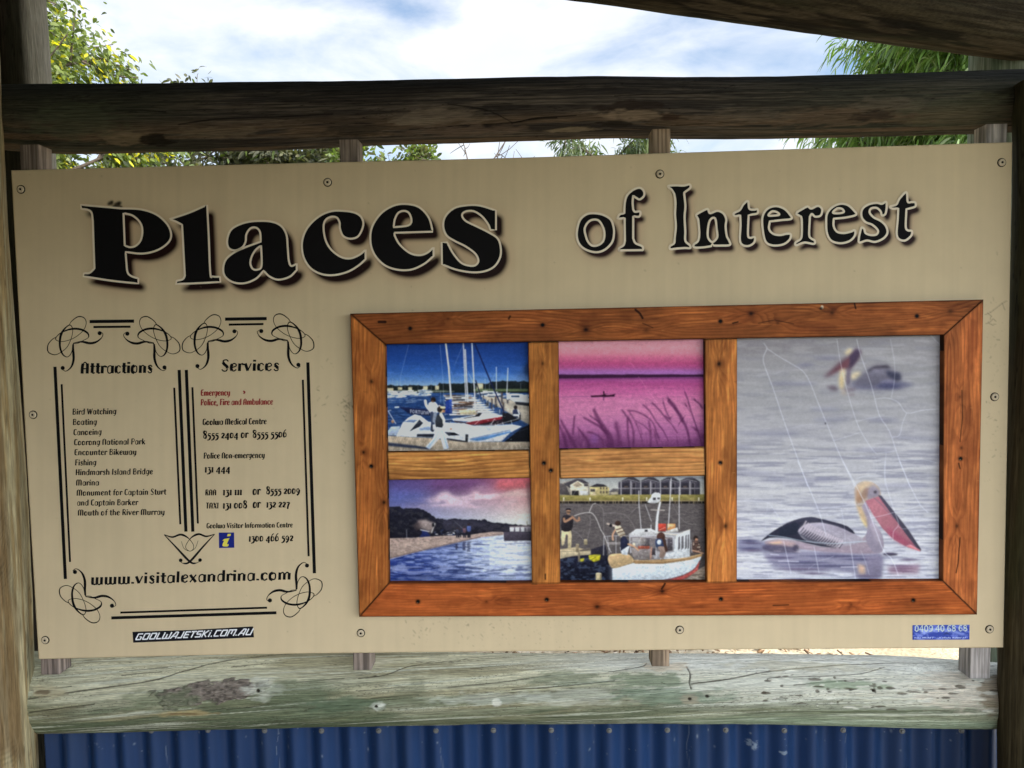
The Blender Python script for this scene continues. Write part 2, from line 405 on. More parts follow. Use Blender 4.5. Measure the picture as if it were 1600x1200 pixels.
# ------------------------------------------------------------------ lettering: a narrow display face drawn with strokes
# "advance|W:x,y x,y;~W:..." ~ smooth; S heavy stem, T thin stroke; cap height 1, x height .66
GL = {
 'a': '.50|~T:.38,.52 .27,.65 .13,.58 .09,.33 .13,.07 .25,.01 .38,.14;S:.39,.66 .39,0',
 'b': '.50|S:.12,1 .12,0;~T:.14,.52 .27,.65 .40,.55 .42,.33 .38,.08 .26,.01 .14,.1',
 'c': '.44|~T:.40,.50 .30,.64 .17,.60;~S:.17,.60 .12,.45 .12,.2 .17,.06;~T:.17,.06 .28,.01 .40,.14',
 'd': '.50|~T:.38,.52 .27,.65 .13,.58 .09,.33 .13,.07 .25,.01 .38,.12;S:.39,1 .39,0',
 'e': '.46|~S:.17,.60 .12,.45 .12,.2 .17,.06;~T:.17,.60 .29,.66 .39,.55 .36,.42 .13,.30;~T:.17,.06 .28,.01 .40,.14',
 'f': '.34|~T:.36,.93 .28,1 .19,.9 .18,.75;S:.17,.8 .17,0;T:.04,.62 .33,.62',
 'g': '.48|~T:.38,.52 .27,.65 .13,.58 .09,.36 .13,.12 .25,.06 .38,.2;~S:.39,.68 .37,.2 .33,-.05;~T:.35,-.02 .28,-.22 .14,-.24;T:.36,.62 .47,.7',
 'h': '.51|S:.12,1 .12,0;~T:.14,.50 .26,.65 .37,.58;~S:.39,.58 .4,.4 .4,0',
 'i': '.24|S:.12,.66 .12,0;S:.12,.97 .12,.80',
 'j': '.24|~S:.12,.66 .12,0 .06,-.2;S:.12,.97 .12,.8',
 'k': '.48|S:.12,1 .12,0;T:.15,.30 .40,.66;S:.22,.38 .42,0',
 'l': '.24|S:.12,1 .12,0',
 'm': '.76|S:.12,.66 .12,0;~T:.14,.50 .25,.65 .34,.58;S:.37,.6 .37,0;~T:.40,.50 .51,.65 .60,.58;S:.63,.6 .63,0',
 'n': '.51|S:.12,.66 .12,0;~T:.14,.50 .26,.65 .37,.58;S:.39,.6 .39,0',
 'o': '.50|~S:.25,.64 .13,.55 .10,.33 .13,.1 .25,.02;~T:.25,.64 .37,.56 .40,.33 .37,.1 .25,.02',
 'p': '.50|S:.12,.66 .12,-.26;~T:.14,.52 .27,.65 .40,.55 .42,.33 .38,.08 .26,.01 .14,.1',
 'q': '.50|~T:.38,.52 .27,.65 .13,.58 .09,.33 .13,.07 .25,.01 .38,.12;S:.39,.66 .39,-.26',
 'r': '.36|S:.12,.66 .12,0;~T:.14,.48 .24,.64 .34,.60;S:.33,.64 .33,.5',
 's': '.40|~T:.34,.52 .25,.65 .13,.60 .11,.48;~S:.12,.50 .22,.36 .31,.22;~T:.32,.22 .30,.05 .18,.01 .08,.14',
 't': '.34|S:.17,.90 .17,.05;~T:.17,.08 .24,.01 .33,.08;T:.03,.62 .33,.62',
 'u': '.51|~S:.12,.66 .12,.15 .16,.04;~T:.16,.04 .26,.01 .37,.14;S:.39,.66 .39,0',
 'v': '.46|S:.07,.66 .23,.02;T:.23,.02 .40,.66',
 'w': '.72|~S:.12,.66 .12,.15 .16,.04;~T:.16,.04 .25,.01 .34,.12;~S:.36,.66 .36,.15 .40,.04;~T:.40,.04 .5,.01 .58,.12;S:.60,.66 .60,0',
 'x': '.46|S:.07,.66 .39,0;T:.39,.66 .07,0',
 'y': '.50|~S:.12,.66 .12,.22 .16,.10;~T:.16,.10 .27,.06 .37,.2;~S:.39,.66 .38,.1 .33,-.08;~T:.34,-.06 .26,-.24 .14,-.22',
 'z': '.42|T:.06,.62 .38,.62;S:.36,.60 .09,.04;T:.06,.03 .38,.03',
 'A': '.58|~S:.12,0 .12,.6 .16,.86;~T:.16,.86 .28,.98 .4,.86;~S:.42,.88 .44,.6 .44,0;T:.12,.42 .44,.42',
 'B': '.54|S:.13,1 .13,0;~T:.13,.97 .34,.95 .40,.76 .32,.56 .15,.53;~T:.15,.53 .38,.5 .45,.28 .38,.06 .13,.02',
 'C': '.48|~T:.42,.84 .33,.98 .20,.95;~S:.20,.95 .12,.75 .12,.25 .20,.06;~T:.20,.06 .32,.01 .43,.18',
 'E': '.46|~S:.20,.98 .12,.75 .12,.25 .20,.03;T:.18,.97 .42,.97;T:.12,.54 .36,.54;T:.18,.03 .43,.03',
 'F': '.46|S:.15,1 .15,0;T:.12,.97 .43,.97;T:.13,.55 .37,.55',
 'G': '.54|~T:.44,.84 .34,.98 .20,.95;~S:.20,.95 .12,.75 .12,.25 .20,.06;~T:.20,.06 .34,.01 .44,.12;S:.44,.44 .44,.06',
 'H': '.58|S:.13,1 .13,0;S:.45,1 .45,0;T:.13,.48 .45,.48',
 'I': '.27|S:.14,1 .14,0',
 'J': '.40|~S:.28,1 .28,.2 .18,.02;~T:.18,.02 .08,.04 .05,.18',
 'K': '.54|S:.13,1 .13,0;T:.17,.45 .46,1;S:.25,.55 .48,0',
 'L': '.44|S:.13,1 .13,0;T:.13,.03 .42,.03',
 'M': '.80|~S:.14,0 .12,.5 .14,.9;~T:.14,.88 .26,.98 .37,.88;S:.40,.9 .40,0;~T:.42,.88 .54,.98 .64,.86;~S:.65,.9 .67,.5 .67,0',
 'N': '.56|~S:.13,0 .11,.5 .13,.9;~T:.13,.88 .27,.98 .40,.86;~S:.42,.9 .44,.5 .44,0',
 'O': '.58|~S:.28,.98 .13,.82 .11,.5 .13,.18 .28,.02;~T:.28,.98 .43,.82 .46,.5 .43,.18 .28,.02',
 'P': '.50|S:.13,1 .13,0;~T:.13,.97 .34,.95 .43,.72 .34,.48 .15,.46',
 'R': '.54|S:.13,1 .13,0;~T:.13,.97 .34,.95 .42,.75 .32,.53 .15,.51;S:.28,.52 .46,0',
 'S': '.48|~T:.42,.84 .32,.98 .16,.94 .12,.78;~S:.12,.78 .2,.6 .34,.42 .38,.26;~T:.38,.24 .34,.04 .18,.01 .07,.16',
 'T': '.46|S:.23,1 .23,0;T:.03,.97 .43,.97',
 'U': '.56|~S:.13,1 .13,.25 .2,.04;~T:.2,.04 .32,.01 .42,.12;S:.44,1 .44,0',
 'V': '.52|S:.08,1 .27,.02;T:.27,.02 .46,1',
 'W': '.74|S:.08,1 .22,.02;T:.22,.02 .37,.9;S:.37,.9 .50,.02;T:.50,.02 .67,1',
 'X': '.52|S:.08,1 .45,0;T:.45,1 .08,0',
 '0': '.50|~S:.25,.64 .13,.55 .10,.33 .13,.1 .25,.02;~T:.25,.64 .37,.56 .40,.33 .37,.1 .25,.02',
 '1': '.28|S:.15,.66 .15,0;T:.04,.58 .15,.64;T:.05,.02 .25,.02',
 '2': '.46|~T:.08,.48 .14,.63 .28,.65;~S:.28,.64 .35,.48 .26,.28 .10,.04;T:.07,.03 .41,.03',
 '3': '.44|T:.08,.62 .37,.62;T:.36,.6 .2,.36;~S:.22,.38 .36,.22 .34,-.05 .2,-.2;~T:.2,-.2 .1,-.24 .05,-.16',
 '4': '.52|T:.32,.64 .05,.05;T:.04,.05 .48,.05;S:.35,.66 .35,-.24',
 '5': '.44|T:.12,.62 .40,.62;T:.13,.62 .10,.34;~S:.14,.38 .32,.32 .36,.05 .22,-.18;~T:.22,-.18 .12,-.24 .05,-.16',
 '6': '.50|~T:.38,.98 .22,.85 .12,.55;~S:.13,.6 .10,.3 .14,.08 .25,.02;~T:.25,.02 .38,.1 .40,.32 .32,.56 .14,.5',
 '7': '.44|T:.05,.62 .41,.62;~S:.39,.6 .25,.2 .20,-.22',
 '8': '.50|~S:.25,.98 .12,.88 .14,.68 .30,.52 .40,.3 .36,.08 .25,.02;~T:.25,.98 .38,.88 .36,.66 .2,.5 .10,.3 .13,.08 .25,.02',
 '9': '.50|~S:.37,.5 .40,.3 .32,0 .14,-.22;~T:.37,.5 .27,.65 .13,.56 .10,.38 .18,.2 .36,.26',
 '.': '.22|S:.11,.15 .11,0', ',': '.22|~S:.12,.13 .11,-.02 .06,-.16', '-': '.30|T:.04,.34 .26,.34', ' ': '.24|',
 ')': '.2|~S:.03,.5 .12,.35 .06,.12',
}
LINING = {'0': '.54|~S:.27,.97 .12,.8 .10,.5 .12,.2 .27,.03;~S:.27,.97 .42,.8 .44,.5 .42,.2 .27,.03', '4': '.56|T:.36,.98 .06,.32;T:.04,.3 .52,.3;S:.38,1 .38,0', '9': '.54|~T:.42,.66 .34,.4 .16,.46 .10,.68 .18,.93 .30,.96;~S:.28,.97 .44,.8 .44,.4 .34,.1 .14,.04', '6': '.54|~S:.42,.93 .22,.92 .11,.6 .11,.3 .24,.04;~T:.24,.04 .42,.1 .44,.35 .3,.56 .13,.46', '8': '.54|~T:.27,.97 .42,.86 .38,.62 .16,.5;~S:.27,.97 .12,.86 .16,.62 .40,.44 .44,.2 .27,.03;~T:.27,.03 .1,.14 .14,.4 .3,.54', ' ': '.24|'}
BLOCK = {'G': '.62|S:.52,.92 .08,.92;S:.10,.92 .10,.08;S:.08,.08 .54,.08;S:.52,.08 .52,.5;T:.34,.48 .52,.48', 'O': '.64|S:.08,.92 .56,.92;S:.54,.92 .54,.08;S:.56,.08 .08,.08;S:.10,.08 .10,.92',
 'L': '.54|S:.10,1 .10,.0;S:.08,.08 .52,.08', 'W': '.80|S:.10,1 .10,0;S:.08,.08 .70,.08;S:.39,.7 .39,.08;S:.70,1 .70,0', 'A': '.66|S:.06,0 .34,1;S:.34,1 .56,.9;S:.54,1 .54,0;T:.2,.34 .54,.34',
 'J': '.50|S:.38,1 .38,.08;S:.40,.08 .04,.08', 'E': '.56|S:.10,1 .10,0;S:.08,.92 .52,.92;S:.1,.5 .48,.5;S:.08,.08 .52,.08', 'T': '.54|S:.03,.92 .52,.92;S:.27,.9 .27,0',
 'S': '.58|S:.54,.92 .08,.92;S:.1,.92 .1,.5;S:.08,.5 .52,.5;S:.5,.5 .5,.08;S:.52,.08 .04,.08', 'K': '.60|S:.10,1 .10,0;S:.14,.45 .50,1;S:.2,.5 .52,0', 'I': '.26|S:.13,.72 .13,0;S:.13,1 .13,.86',
 'C': '.58|S:.54,.92 .08,.92;S:.10,.92 .10,.08;S:.08,.08 .54,.08', 'M': '.80|S:.10,0 .10,1;S:.08,.92 .70,.92;S:.39,.92 .39,.3;S:.70,1 .70,0', 'U': '.62|S:.10,1 .10,.08;S:.08,.08 .54,.08;S:.52,0 .52,1', '.': '.26|S:.12,.18 .12,0'}

def text_strokes(txt, p0, p1, h, up=(0.045, -1.0), sw=0.215, tw=0.115, shear=0.0, block=False):
    """stroke list [(pts px, width px)] of a line of text from p0 to p1 (photo pixels), cap height h px."""
    items = []; x = 0.0
    for ch in txt:
        g = (LINING if block == 2 else BLOCK)[ch] if block else GL[ch]
        adv, rest = g.split('|')
        for s in rest.split(';'):
            if not s: continue
            sm = s[0] == '~'; s = s.lstrip('~')
            w, pts = s.split(':')
            P = np.array([[float(v) for v in q.split(',')] for q in pts.split()])
            if sm: P = smooth_open(P, 4)
            items.append((P + (x, 0), sw if w == 'S' else tw))
        x += float(adv)
    p0 = np.array(p0, float); p1 = np.array(p1, float); up = np.array(up, float); up /= np.linalg.norm(up)
    sx = 1.0 / max(x - 0.04, 0.05)
    out = []
    for P, w in items:
        a = (P[:, :1] + shear * P[:, 1:2] - 0.02) * sx
        out.append((p0 + a * (p1 - p0) + P[:, 1:2] * h * up, w * h))
    return out

class Flat:
    """thin lettering and line work lying on the panel, collected in photo pixels."""
    def __init__(s): s.v = []; s.f = []; s.z = []; s.k = 0
    def lift(s):
        # neighbours that overlap never share a plane
        s.k += 1
        s.z += [0.00007 * (s.k % 6)] * (len(s.v) - len(s.z))
    def stroke(s, P, w, closed=False, w2=None):
        P = np.asarray(P, float); n = len(P)
        if closed:
            d = np.roll(P, -1, 0) - np.roll(P, 1, 0)
        else:
            d = np.gradient(P, axis=0)
        l = np.linalg.norm(d, axis=1, keepdims=True); d = d / np.maximum(l, 1e-9)
        nn = np.stack([-d[:, 1], d[:, 0]], 1)
        W = np.asarray(w, float) * np.ones(n) if w2 is None else np.linspace(w, w2, n)
        A = P + nn * W[:, None] / 2; B = P - nn * W[:, None] / 2
        b = len(s.v)
        s.v += [tuple(q) for q in A] + [tuple(q) for q in B]
        for i in range(n if closed else n - 1):
            j = (i + 1) % n
            s.f.append([b + i, b + j, b + n + j, b + n + i])
        s.lift()
    def poly(s, polys):
        L = [[Vector((p[0], p[1], 0)) for p in P] for P in polys]
        tr = tessellate_polygon(L)
        b = len(s.v)
        for P in polys: s.v += [tuple(p) for p in P]
        s.f += [[b + i for i in t] for t in tr]
        s.lift()
    def disc(s, x, y, r, n=20):
        a = np.linspace(0, 2 * math.pi, n, endpoint=False)
        b = len(s.v)
        s.v += [(x + r * math.cos(t), y + r * math.sin(t)) for t in a]
        s.f.append(list(range(b, b + n)))
        s.lift()
    def build(s, name, Y, mat, parent, lab=None):
        V = np.array(s.v)
        W = at(V[:, 0], V[:, 1], Y)
        W[:, 1] -= np.array(s.z)
        # make every face look towards the reader (-y)
        F = []
        for f in s.f:
            p = V[f]; x, y = p[:, 0], p[:, 1]
            ar = np.sum(x * np.roll(y, -1) - y * np.roll(x, -1))
            F.append(f if ar < 0 else f[::-1])
        o = mesh_obj(name, W, F, mat, parent)
        if lab: o['label'] = lab
        return o

# ------------------------------------------------------------------ title lettering outlines (traced, magnified-crop units)
TITLE_A = []   # "Places"
def big(off, sc, outer, *holes):
    return [xf(smooth_closed(o, 6), off, sc) for o in (outer,) + holes]
O1, O2, O3, O4 = (100, 270), (450, 270), (860, 260), (1140, 260)
TITLE_A.append(big(O1, 4, "105,200! 280,215 350,222! 480,228 580,262 648,325 670,390 648,440 580,485 490,505 385,495! 390,560 397,620 420,645 465,660! 465,692! 300,675 120,647! 125,628! 160,625 190,598! 180,300! 172,250 150,232 108,225!",
                   "372,252! 430,268 475,310 490,360 480,420 450,455 415,465 380,455!"))
TITLE_A.append(big(O1, 4, "660,290! 780,250 895,200! 905,400! 915,630 930,648 975,650! 978,682! 840,690 700,695! 705,675! 742,665 755,645! 745,450 738,325! 700,305"))
TITLE_A.append(big(O1, 4, "1230,430! 1225,370 1200,343 1165,348 1140,385 1135,430 1115,465 1070,485 1030,470 1020,420 1045,355 1110,318 1190,302 1290,304 1355,330 1390,385 1398,460 1405,545 1420,582 1455,568! 1455,608! 1410,650 1340,668 1285,648 1248,612! 1200,662 1130,690 1060,685 1010,652 995,605 1010,545 1060,500 1130,467",
                   "1232,455! 1200,480 1175,520 1165,565 1180,600 1210,605 1235,580"))
TITLE_A.append(big(O2, 4, "470,330 460,280 420,250 350,238 270,240 190,275 120,345 88,430 95,520 135,590 200,630 280,640 370,620 440,580 485,540! 485,480! 450,510 390,535 330,525 270,480 235,420 222,340 235,295 270,275 305,280 322,310 325,350 345,395 390,412 440,395"))
TITLE_A.append(big(O2, 4, "905,368! 880,280 820,215 740,195 660,205 580,255 525,340 515,430 540,510 600,575 680,605 770,605 850,570 910,520! 910,465! 870,500 820,515 760,500 700,450 670,400 665,375!",
                   "660,340! 668,290 690,250 725,238 755,250 770,285 768,315 740,332"))
TITLE_A.append(big(O2, 4, "1300,235! 1200,205 1120,203 1040,220 985,270 970,330 990,390 1040,425 1110,460 1170,505 1190,550 1170,578 1130,580 1080,560 1030,500 995,435! 960,435! 962,572! 1050,605 1150,622 1230,615 1290,585 1325,530 1330,470 1310,410 1250,370 1180,335 1110,300 1088,265 1110,242 1160,240 1210,270 1250,320 1265,357! 1300,357!"))
TITLE_B = []   # "of Interest"
S3 = 16 / 3; S4 = 1600 / 340
TITLE_B.append(big(O3, S3, "345,390 430,400 500,440 525,500 530,560 515,630 460,690 390,715 310,700 250,660 222,600 222,530 245,450 290,405", "350,445 400,450 435,500 450,560 440,620 400,655 350,660 315,630 295,580 285,520 310,470"))
TITLE_B.append(big(O3, S3, "620,300 640,240 690,195 745,178 778,205 780,245 745,275 715,262 690,245! 685,300 690,360! 705,378 745,375 750,400 735,420 690,415! 690,600! 710,640 765,665 770,695 740,698 570,700! 575,680 610,655 620,620! 618,430! 580,435 560,430 578,400 615,390!"))
TITLE_B.append(big(O3, S3, "980,165 1040,158 1110,160 1160,150 1165,180 1120,215 1115,230! 1125,330 1118,420 1124,540 1125,620 1160,655 1165,680 1120,680 1050,685 1000,690 995,665 1030,640 1035,600! 1045,500 1038,400 1042,300 1032,230! 1010,195"))
TITLE_B.append(big(O3, S3, "1215,405 1260,375 1310,355 1330,390 1390,370 1440,390 1465,440 1460,500 1470,580 1490,620 1495,655 1420,660 1362,660! 1350,645! 1340,665! 1270,675 1200,675 1195,650 1230,620 1240,560 1235,480 1230,440", "1350,430 1375,440 1385,520 1390,590 1350,630 1315,595 1312,530 1325,460"))
TITLE_B.append(big(O4, S4, "30,345 75,320 100,280 135,255 145,310 180,318 205,315 205,345 160,355! 140,360! 135,500 150,525 185,520 180,560 140,585 95,578 75,540 80,440 78,360! 40,365"))
TITLE_B.append(big(O4, S4, "240,430 245,360 280,310 340,292 400,310 440,350 455,385 380,395 295,405! 290,460 320,495 370,505 420,495 450,500 440,540 390,575 310,580 260,545", "285,360 310,332 345,335 365,355 320,362"))
TITLE_B.append(big(O4, S4, "490,345 540,310 575,295 600,310 650,290 680,315 670,360 630,370 605,350 590,370! 585,500 600,530 625,545 620,570 550,560 490,580 485,560 520,535 530,500 530,400 525,370!"))
TITLE_B.append(big(O4, S4, "710,420 715,350 755,300 815,275 870,285 910,320 930,355 860,375 765,385! 765,440 790,480 840,490 890,480 920,470 920,510 880,550 810,565 745,545 715,490", "760,340 790,310 825,312 840,335 800,345"))
TITLE_B.append(big(O4, S4, "970,370 975,315 1020,280 1080,268 1120,275 1150,260 1155,300 1145,350 1120,360 1110,330 1080,305 1040,310 1030,340 1060,375 1110,400 1150,440 1160,490 1130,530 1070,555 1010,545 955,560 950,530 960,480 970,450 990,460 1000,490 1040,505 1080,500 1090,470 1050,430 1000,410"))
TITLE_B.append(big(O4, S4, "1180,295 1225,280 1250,235 1300,190 1310,260 1340,262 1365,265 1365,295 1320,310! 1300,315! 1295,440 1310,470 1340,475 1335,510 1290,545 1245,535 1228,495 1235,400 1240,310! 1195,310"))

# ------------------------------------------------------------------ the sign's panel
CREAM = np.array([0.70, 0.56, 0.352])
pc = Canvas(0, 200, 1600, 1050, 1.0)
pc.img[:] = CREAM          # linear albedo on this canvas
def pblend(mask, col, al):
    mk = np.clip(mask * al, 0, 1)[..., None]
    pc.img[:] = pc.img * (1 - mk) + np.array(col) * mk
# soft printed drop shadows behind the title
def title_mask(T, dx, dy):
    mk = np.zeros((pc.H, pc.W))
    for g in T:
        r = pc.pmask([p + (dx, dy) for p in g])
        if r: mk[r[0]] = np.maximum(mk[r[0]], r[1])
    return mk
mk = title_mask(TITLE_A, 9.5, 10.5)
pblend(gblur(mk, 13), (0.42, 0.22, 0.13), 0.75)
pblend(np.clip(gblur(mk, 3.6) * 1.6 - .05, 0, 1), (0.016, 0.005, 0.004), 1.0)
mk = title_mask(TITLE_B, 6, 8)
pblend(gblur(mk, 9), (0.42, 0.22, 0.16), 0.75)
pblend(np.clip(gblur(mk, 2.8) * 1.55 - .05, 0, 1), (0.024, 0.007, 0.007), 1.0)
# dirt: a faint film, specks, scuffs by the frame and old web marks
film = fbm(pc.X / 160, pc.Y / 120, 3, 4)
pc.img *= (0.96 + 0.07 * film)[..., None]
streak = fbm(pc.X / 9, pc.Y / 260, 5, 3)
pc.img *= (0.962 + 0.075 * streak)[..., None]
for i in range(420):
    x = random.uniform(30, 1570); y = random.uniform(235, 1020)
    if random.random() < 0.35: x = random.uniform(640, 930); y = random.uniform(968, 1012)
    elif random.random() < 0.25: x = random.uniform(1538, 1572); y = random.uniform(470, 760)
    r = random.choice([0.5, 0.6, 0.7, 0.9]) * random.uniform(.7, 1.2)
    pc.ell(x, y, r * random.uniform(1, 1.8), r, (60, 45, 30), random.uniform(.12, .5), rot=random.uniform(0, 3))
def scuff(x, y, rx, ry, n, al):
    for i in range(n):
        a = random.gauss(x, rx); b = random.gauss(y, ry); t = random.uniform(0, 6.3); l = random.uniform(1, 6)
        pc.line([(a, b), (a + l * math.cos(t), b + l * math.sin(t))], random.uniform(.6, 1.6), (25, 18, 10), random.uniform(.15, .6))
scuff(541, 632, 4, 9, 40, 1); scuff(538, 690, 3, 20, 16, 1); scuff(1551, 600, 7, 70, 26, 1); scuff(720, 985, 50, 12, 26, .5)
scuff(505, 600, 8, 30, 12, .5)
for P in ("1539,492 1548,488 1557,481 1566,474 1573,470", "1540,506 1547,503 1552,498 1556,502", "1543,489 1549,494 1547,499", "1566,474 1570,484", "1545,505 1551,508 1556,506"):
    pc.line(P, 1.0, (45, 32, 22), .7)
# a smear of old mould above the P
for x, y, r in ((173, 317.5, 4.2), (183, 320, 5.2), (186.5, 317, 3.6), (178, 323, 3.0), (169.5, 319, 2.2), (189, 323, 2.4), (175, 315, 2.4)):
    pc.ell(x, y, r, r * .8, (2, 1.5, 1), .92, blur=.8)

def edge_poly(P, n):
    P = np.array(P, float)
    S = smooth_open([tuple(p) for p in P], 24) if len(P) > 2 else P
    d = np.r_[0, np.cumsum(np.linalg.norm(np.diff(S, axis=0), axis=1))]; d /= d[-1]
    t = np.linspace(0, 1, n)
    return np.stack([np.interp(t, d, S[:, 0]), np.interp(t, d, S[:, 1])], 1)
NU, NV = 1040, 510
Tp = edge_poly([(17, 266), (400, 256.3), (800, 246.5), (1200, 234), (1582, 222)], NU)
Bt = edge_poly([(60, 1030), (400, 1022.5), (800, 1018), (1200, 1014.5), (1568, 1012)], NU)
Lf = edge_poly([(17, 266), (40, 690), (60, 1030)], NV)
Rt = edge_poly([(1582, 222), (1576, 580), (1568, 1012)], NV)
u = np.linspace(0, 1, NU)[:, None, None]; v = np.linspace(0, 1, NV)[None, :, None]
PP = (1 - v) * Tp[:, None] + v * Bt[:, None] + (1 - u) * Lf[None] + u * Rt[None] - ((1 - u) * (1 - v) * Tp[0] + u * (1 - v) * Tp[-1] + (1 - u) * v * Bt[0] + u * v * Bt[-1])
sign = empty('information_sign', (0, 0, ZC))
tag(sign, 'cream tourist information board titled Places of Interest, screwed to the timber battens', 'sign')
def plate(name, PP, cols, Yf, depth, mat, parent, chamfer=0.0):
    """a flat board: front grid from pixel positions PP (nu,nv,2), turned back at its edges."""
    nu, nv = PP.shape[:2]
    W = at(PP[..., 0], PP[..., 1], Yf)
    if chamfer:
        W[0, :, 1] += chamfer; W[-1, :, 1] += chamfer; W[1:-1, 0, 1] += chamfer; W[1:-1, -1, 1] += chamfer
    V = W.reshape(-1, 3); F = grid_faces(nu, nv)
    ring = np.concatenate([np.arange(nu) * nv, (nu - 1) * nv + np.arange(1, nv), (np.arange(nu - 2, -1, -1)) * nv + nv - 1, np.arange(nv - 2, 0, -1)])
    R = V[ring].copy(); R[:, 1] = Yf + depth
    b = len(V); n = len(ring); i = np.arange(n); j = (i + 1) % n
    F2 = np.stack([ring[i], b + i, b + j, ring[j]], 1)
    V = np.concatenate([V, R]); C = cols.reshape(-1, 3)
    C = np.concatenate([C, C[ring] * 0.9])
    return mesh_obj(name, V, np.concatenate([F, F2]), mat, parent, C)
plate('panel', PP, pc.sample(PP[..., 0], PP[..., 1]), 0.0, 0.011, M_PANEL, sign, 0.001)

for nm, T, w, lab in (('title_lettering', TITLE_A, 3.1, 'large black word Places with a cream outline'), ('title_lettering', TITLE_B, 3.4, 'black rough-edged words of Interest with a cream outline')):
    fl = Flat(); ed = Flat()
    for g in T:
        fl.poly(g)
        for P in g: ed.stroke(P, w, closed=True)
    o = fl.build(nm, -0.0006, M_INK, sign, lab)
    ed.build('lettering_outline', -0.0014, M_EDGE, o)

def write(fl, rows):
    for txt, p0, p1, h in rows:
        for P, w in text_strokes(txt, p0, p1, h): fl.stroke(P, w)
for txt, p0, p1, h in (('Attractions', (125.8, 583.8), (238.3, 582.5), 18), ('Services', (345, 580), (436.3, 579.2), 18)):
    hd = Flat()
    for P, w in text_strokes(txt, p0, p1, h, sw=.26, tw=.105): hd.stroke(P, w)
    hd.build('heading_lettering', -0.0006, M_INK, sign)
fl = Flat()
write(fl, [('Bird Watching', (112.9, 647.8), (181.6, 647), 9.2), ('Boating', (113.6, 663.9), (151.2, 663.5), 9.2), ('Canoeing', (114.5, 679.9), (158.5, 679.1), 9.2),
           ('Coorong National Park', (115.5, 695.5), (226.9, 694.2), 9.2), ('Encounter Bikeway', (116, 711.2), (213.2, 710.3), 9.2), ('Fishing', (116.9, 727.2), (150.3, 726.8), 9.2),
           ('Hindmarsh Island Bridge', (117.8, 742.4), (238.8, 740.9), 9.2), ('Marina', (118.4, 758.7), (154.9, 758.3), 9.2), ('Monument for Captain Sturt', (119.3, 774.5), (259.5, 772.6), 9.2),
           ('and Captain Barker', (120.2, 789.9), (215.5, 789.1), 9.2), ('Mouth of the River Murray', (121.1, 805.6), (257.2, 804.2), 9.2)])
fl.build('attractions_text', -0.0006, M_INK, sign)
fl = Flat()
write(fl, [('Emergency', (313.6, 618.4), (359.4, 618), 9.6), (')', (379.5, 616.5), (384, 616.5), 11), ('Police, Fire and Ambulance', (313.6, 633.4), (426.4, 632), 9.6)])
fl.build('emergency_text', -0.0006, M_RED, sign, 'dark red lines of text')
for rows in (
    [('Goolwa Medical Centre', (316.4, 664), (416.4, 662.6), 9.4), ('8555 2404 or  8555 5506', (317, 685.2), (448, 683), 12)],
    [('Police Non-emergency', (318, 716.6), (413.6, 715.4), 9.2), ('131 444', (319.6, 738), (359.6, 737.4), 12)],
    [('RAA', (320.6, 774), (338, 773.8), 9), ('131 111', (348, 773.6), (378, 773.2), 12), ('or', (394.6, 773), (406.4, 772.8), 13), ('8555 2009', (415.6, 772.2), (468.6, 771.2), 12)],
    [('TAXI', (321.6, 794.6), (341.4, 794.4), 9), ('131 008', (348, 794.4), (386, 794), 12), ('or', (395, 793.4), (406.4, 793.2), 13), ('132 227', (416, 792.8), (452.4, 792.4), 12)],
    [('Goolwa Visitor Information Centre', (322.5, 825.4), (457.3, 823.9), 8), ('1300 466 592', (388.5, 846), (458.2, 845), 12)]):
    fl = Flat(); write(fl, rows); fl.build('services_text', -0.0006, M_INK, sign)
fl = Flat()
for P, w in text_strokes('www.visitalexandrina.com', (141.5, 913.7), (454.9, 905.5), 17.5, sw=.25, tw=.125): fl.stroke(P, w)
fl.build('web_address', -0.0006, M_INK, sign)

# ornamental border: corner scrolls, rules and the small vase-shaped ornament
orn = Flat()
LOOP_X = "0,4 40,2 88,-22 140,-52 135,-92 80,-125 10,-135 -60,-122 -125,-92 -165,-52 -155,-27 -100,-17 -20,-37 50,-77 105,-132 125,-192 105,-237 50,-247 -10,-207 -35,-172"
LOOP_Y = "-8,10 -20,83 -60,128 -105,103 -128,33 -122,-57 -95,-117 -50,-162 -20,-167 -3,-122 -20,-47 -60,33 -120,83 -180,106 -240,78 -240,13 -200,-37 -165,-57"
TAIL_X = "0,-2 80,-12 150,3 210,-7 260,-42 278,-82 250,-107"
TAIL_Y = "0,-2 -5,63 -5,153 -30,223 -80,261 -115,243"
def width_profile(n, pairs):
    t = np.linspace(0, 1, n)
    return np.interp(t, [p[0] for p in pairs], [p[1] for p in pairs])
def scroll(x, y, sx, sy):
    def T(s, n=6):
        P = smooth_open(parse(s)[0], n) / 6.0
        P = P * (sx, sy)
        return P + (x, y) + np.stack([P[:, 1] * 0.035 * 1, P[:, 0] * -0.015], 1)
    for s, pr in ((LOOP_X, [(0, .9), (.15, 1), (.22, 3.0), (.32, 3.3), (.42, 1.3), (.55, .95), (.78, 1.0), (.88, 1.7), (1, .9)]),
                  (LOOP_Y, [(0, 1.5), (.12, 1), (.2, 2.8), (.32, 3.8), (.4, 1.8), (.55, 1), (.75, 1), (.85, 1.7), (1, .9)]),
                  (TAIL_X, [(0, .8), (.25, 3.8), (.45, 3.6), (.7, 1.2), (1, .7)]), (TAIL_Y, [(0, 1.2), (.3, 4.0), (.5, 3.4), (.75, 1.2), (1, .7)])):
        P = T(s); orn.stroke(P, width_profile(len(P), pr))
    for bx, by in ((245, -90), (-102, 231)):
        orn.disc(x + sx * bx / 6, y + sy * by / 6 - sx * bx / 6 * .015, 3.2)
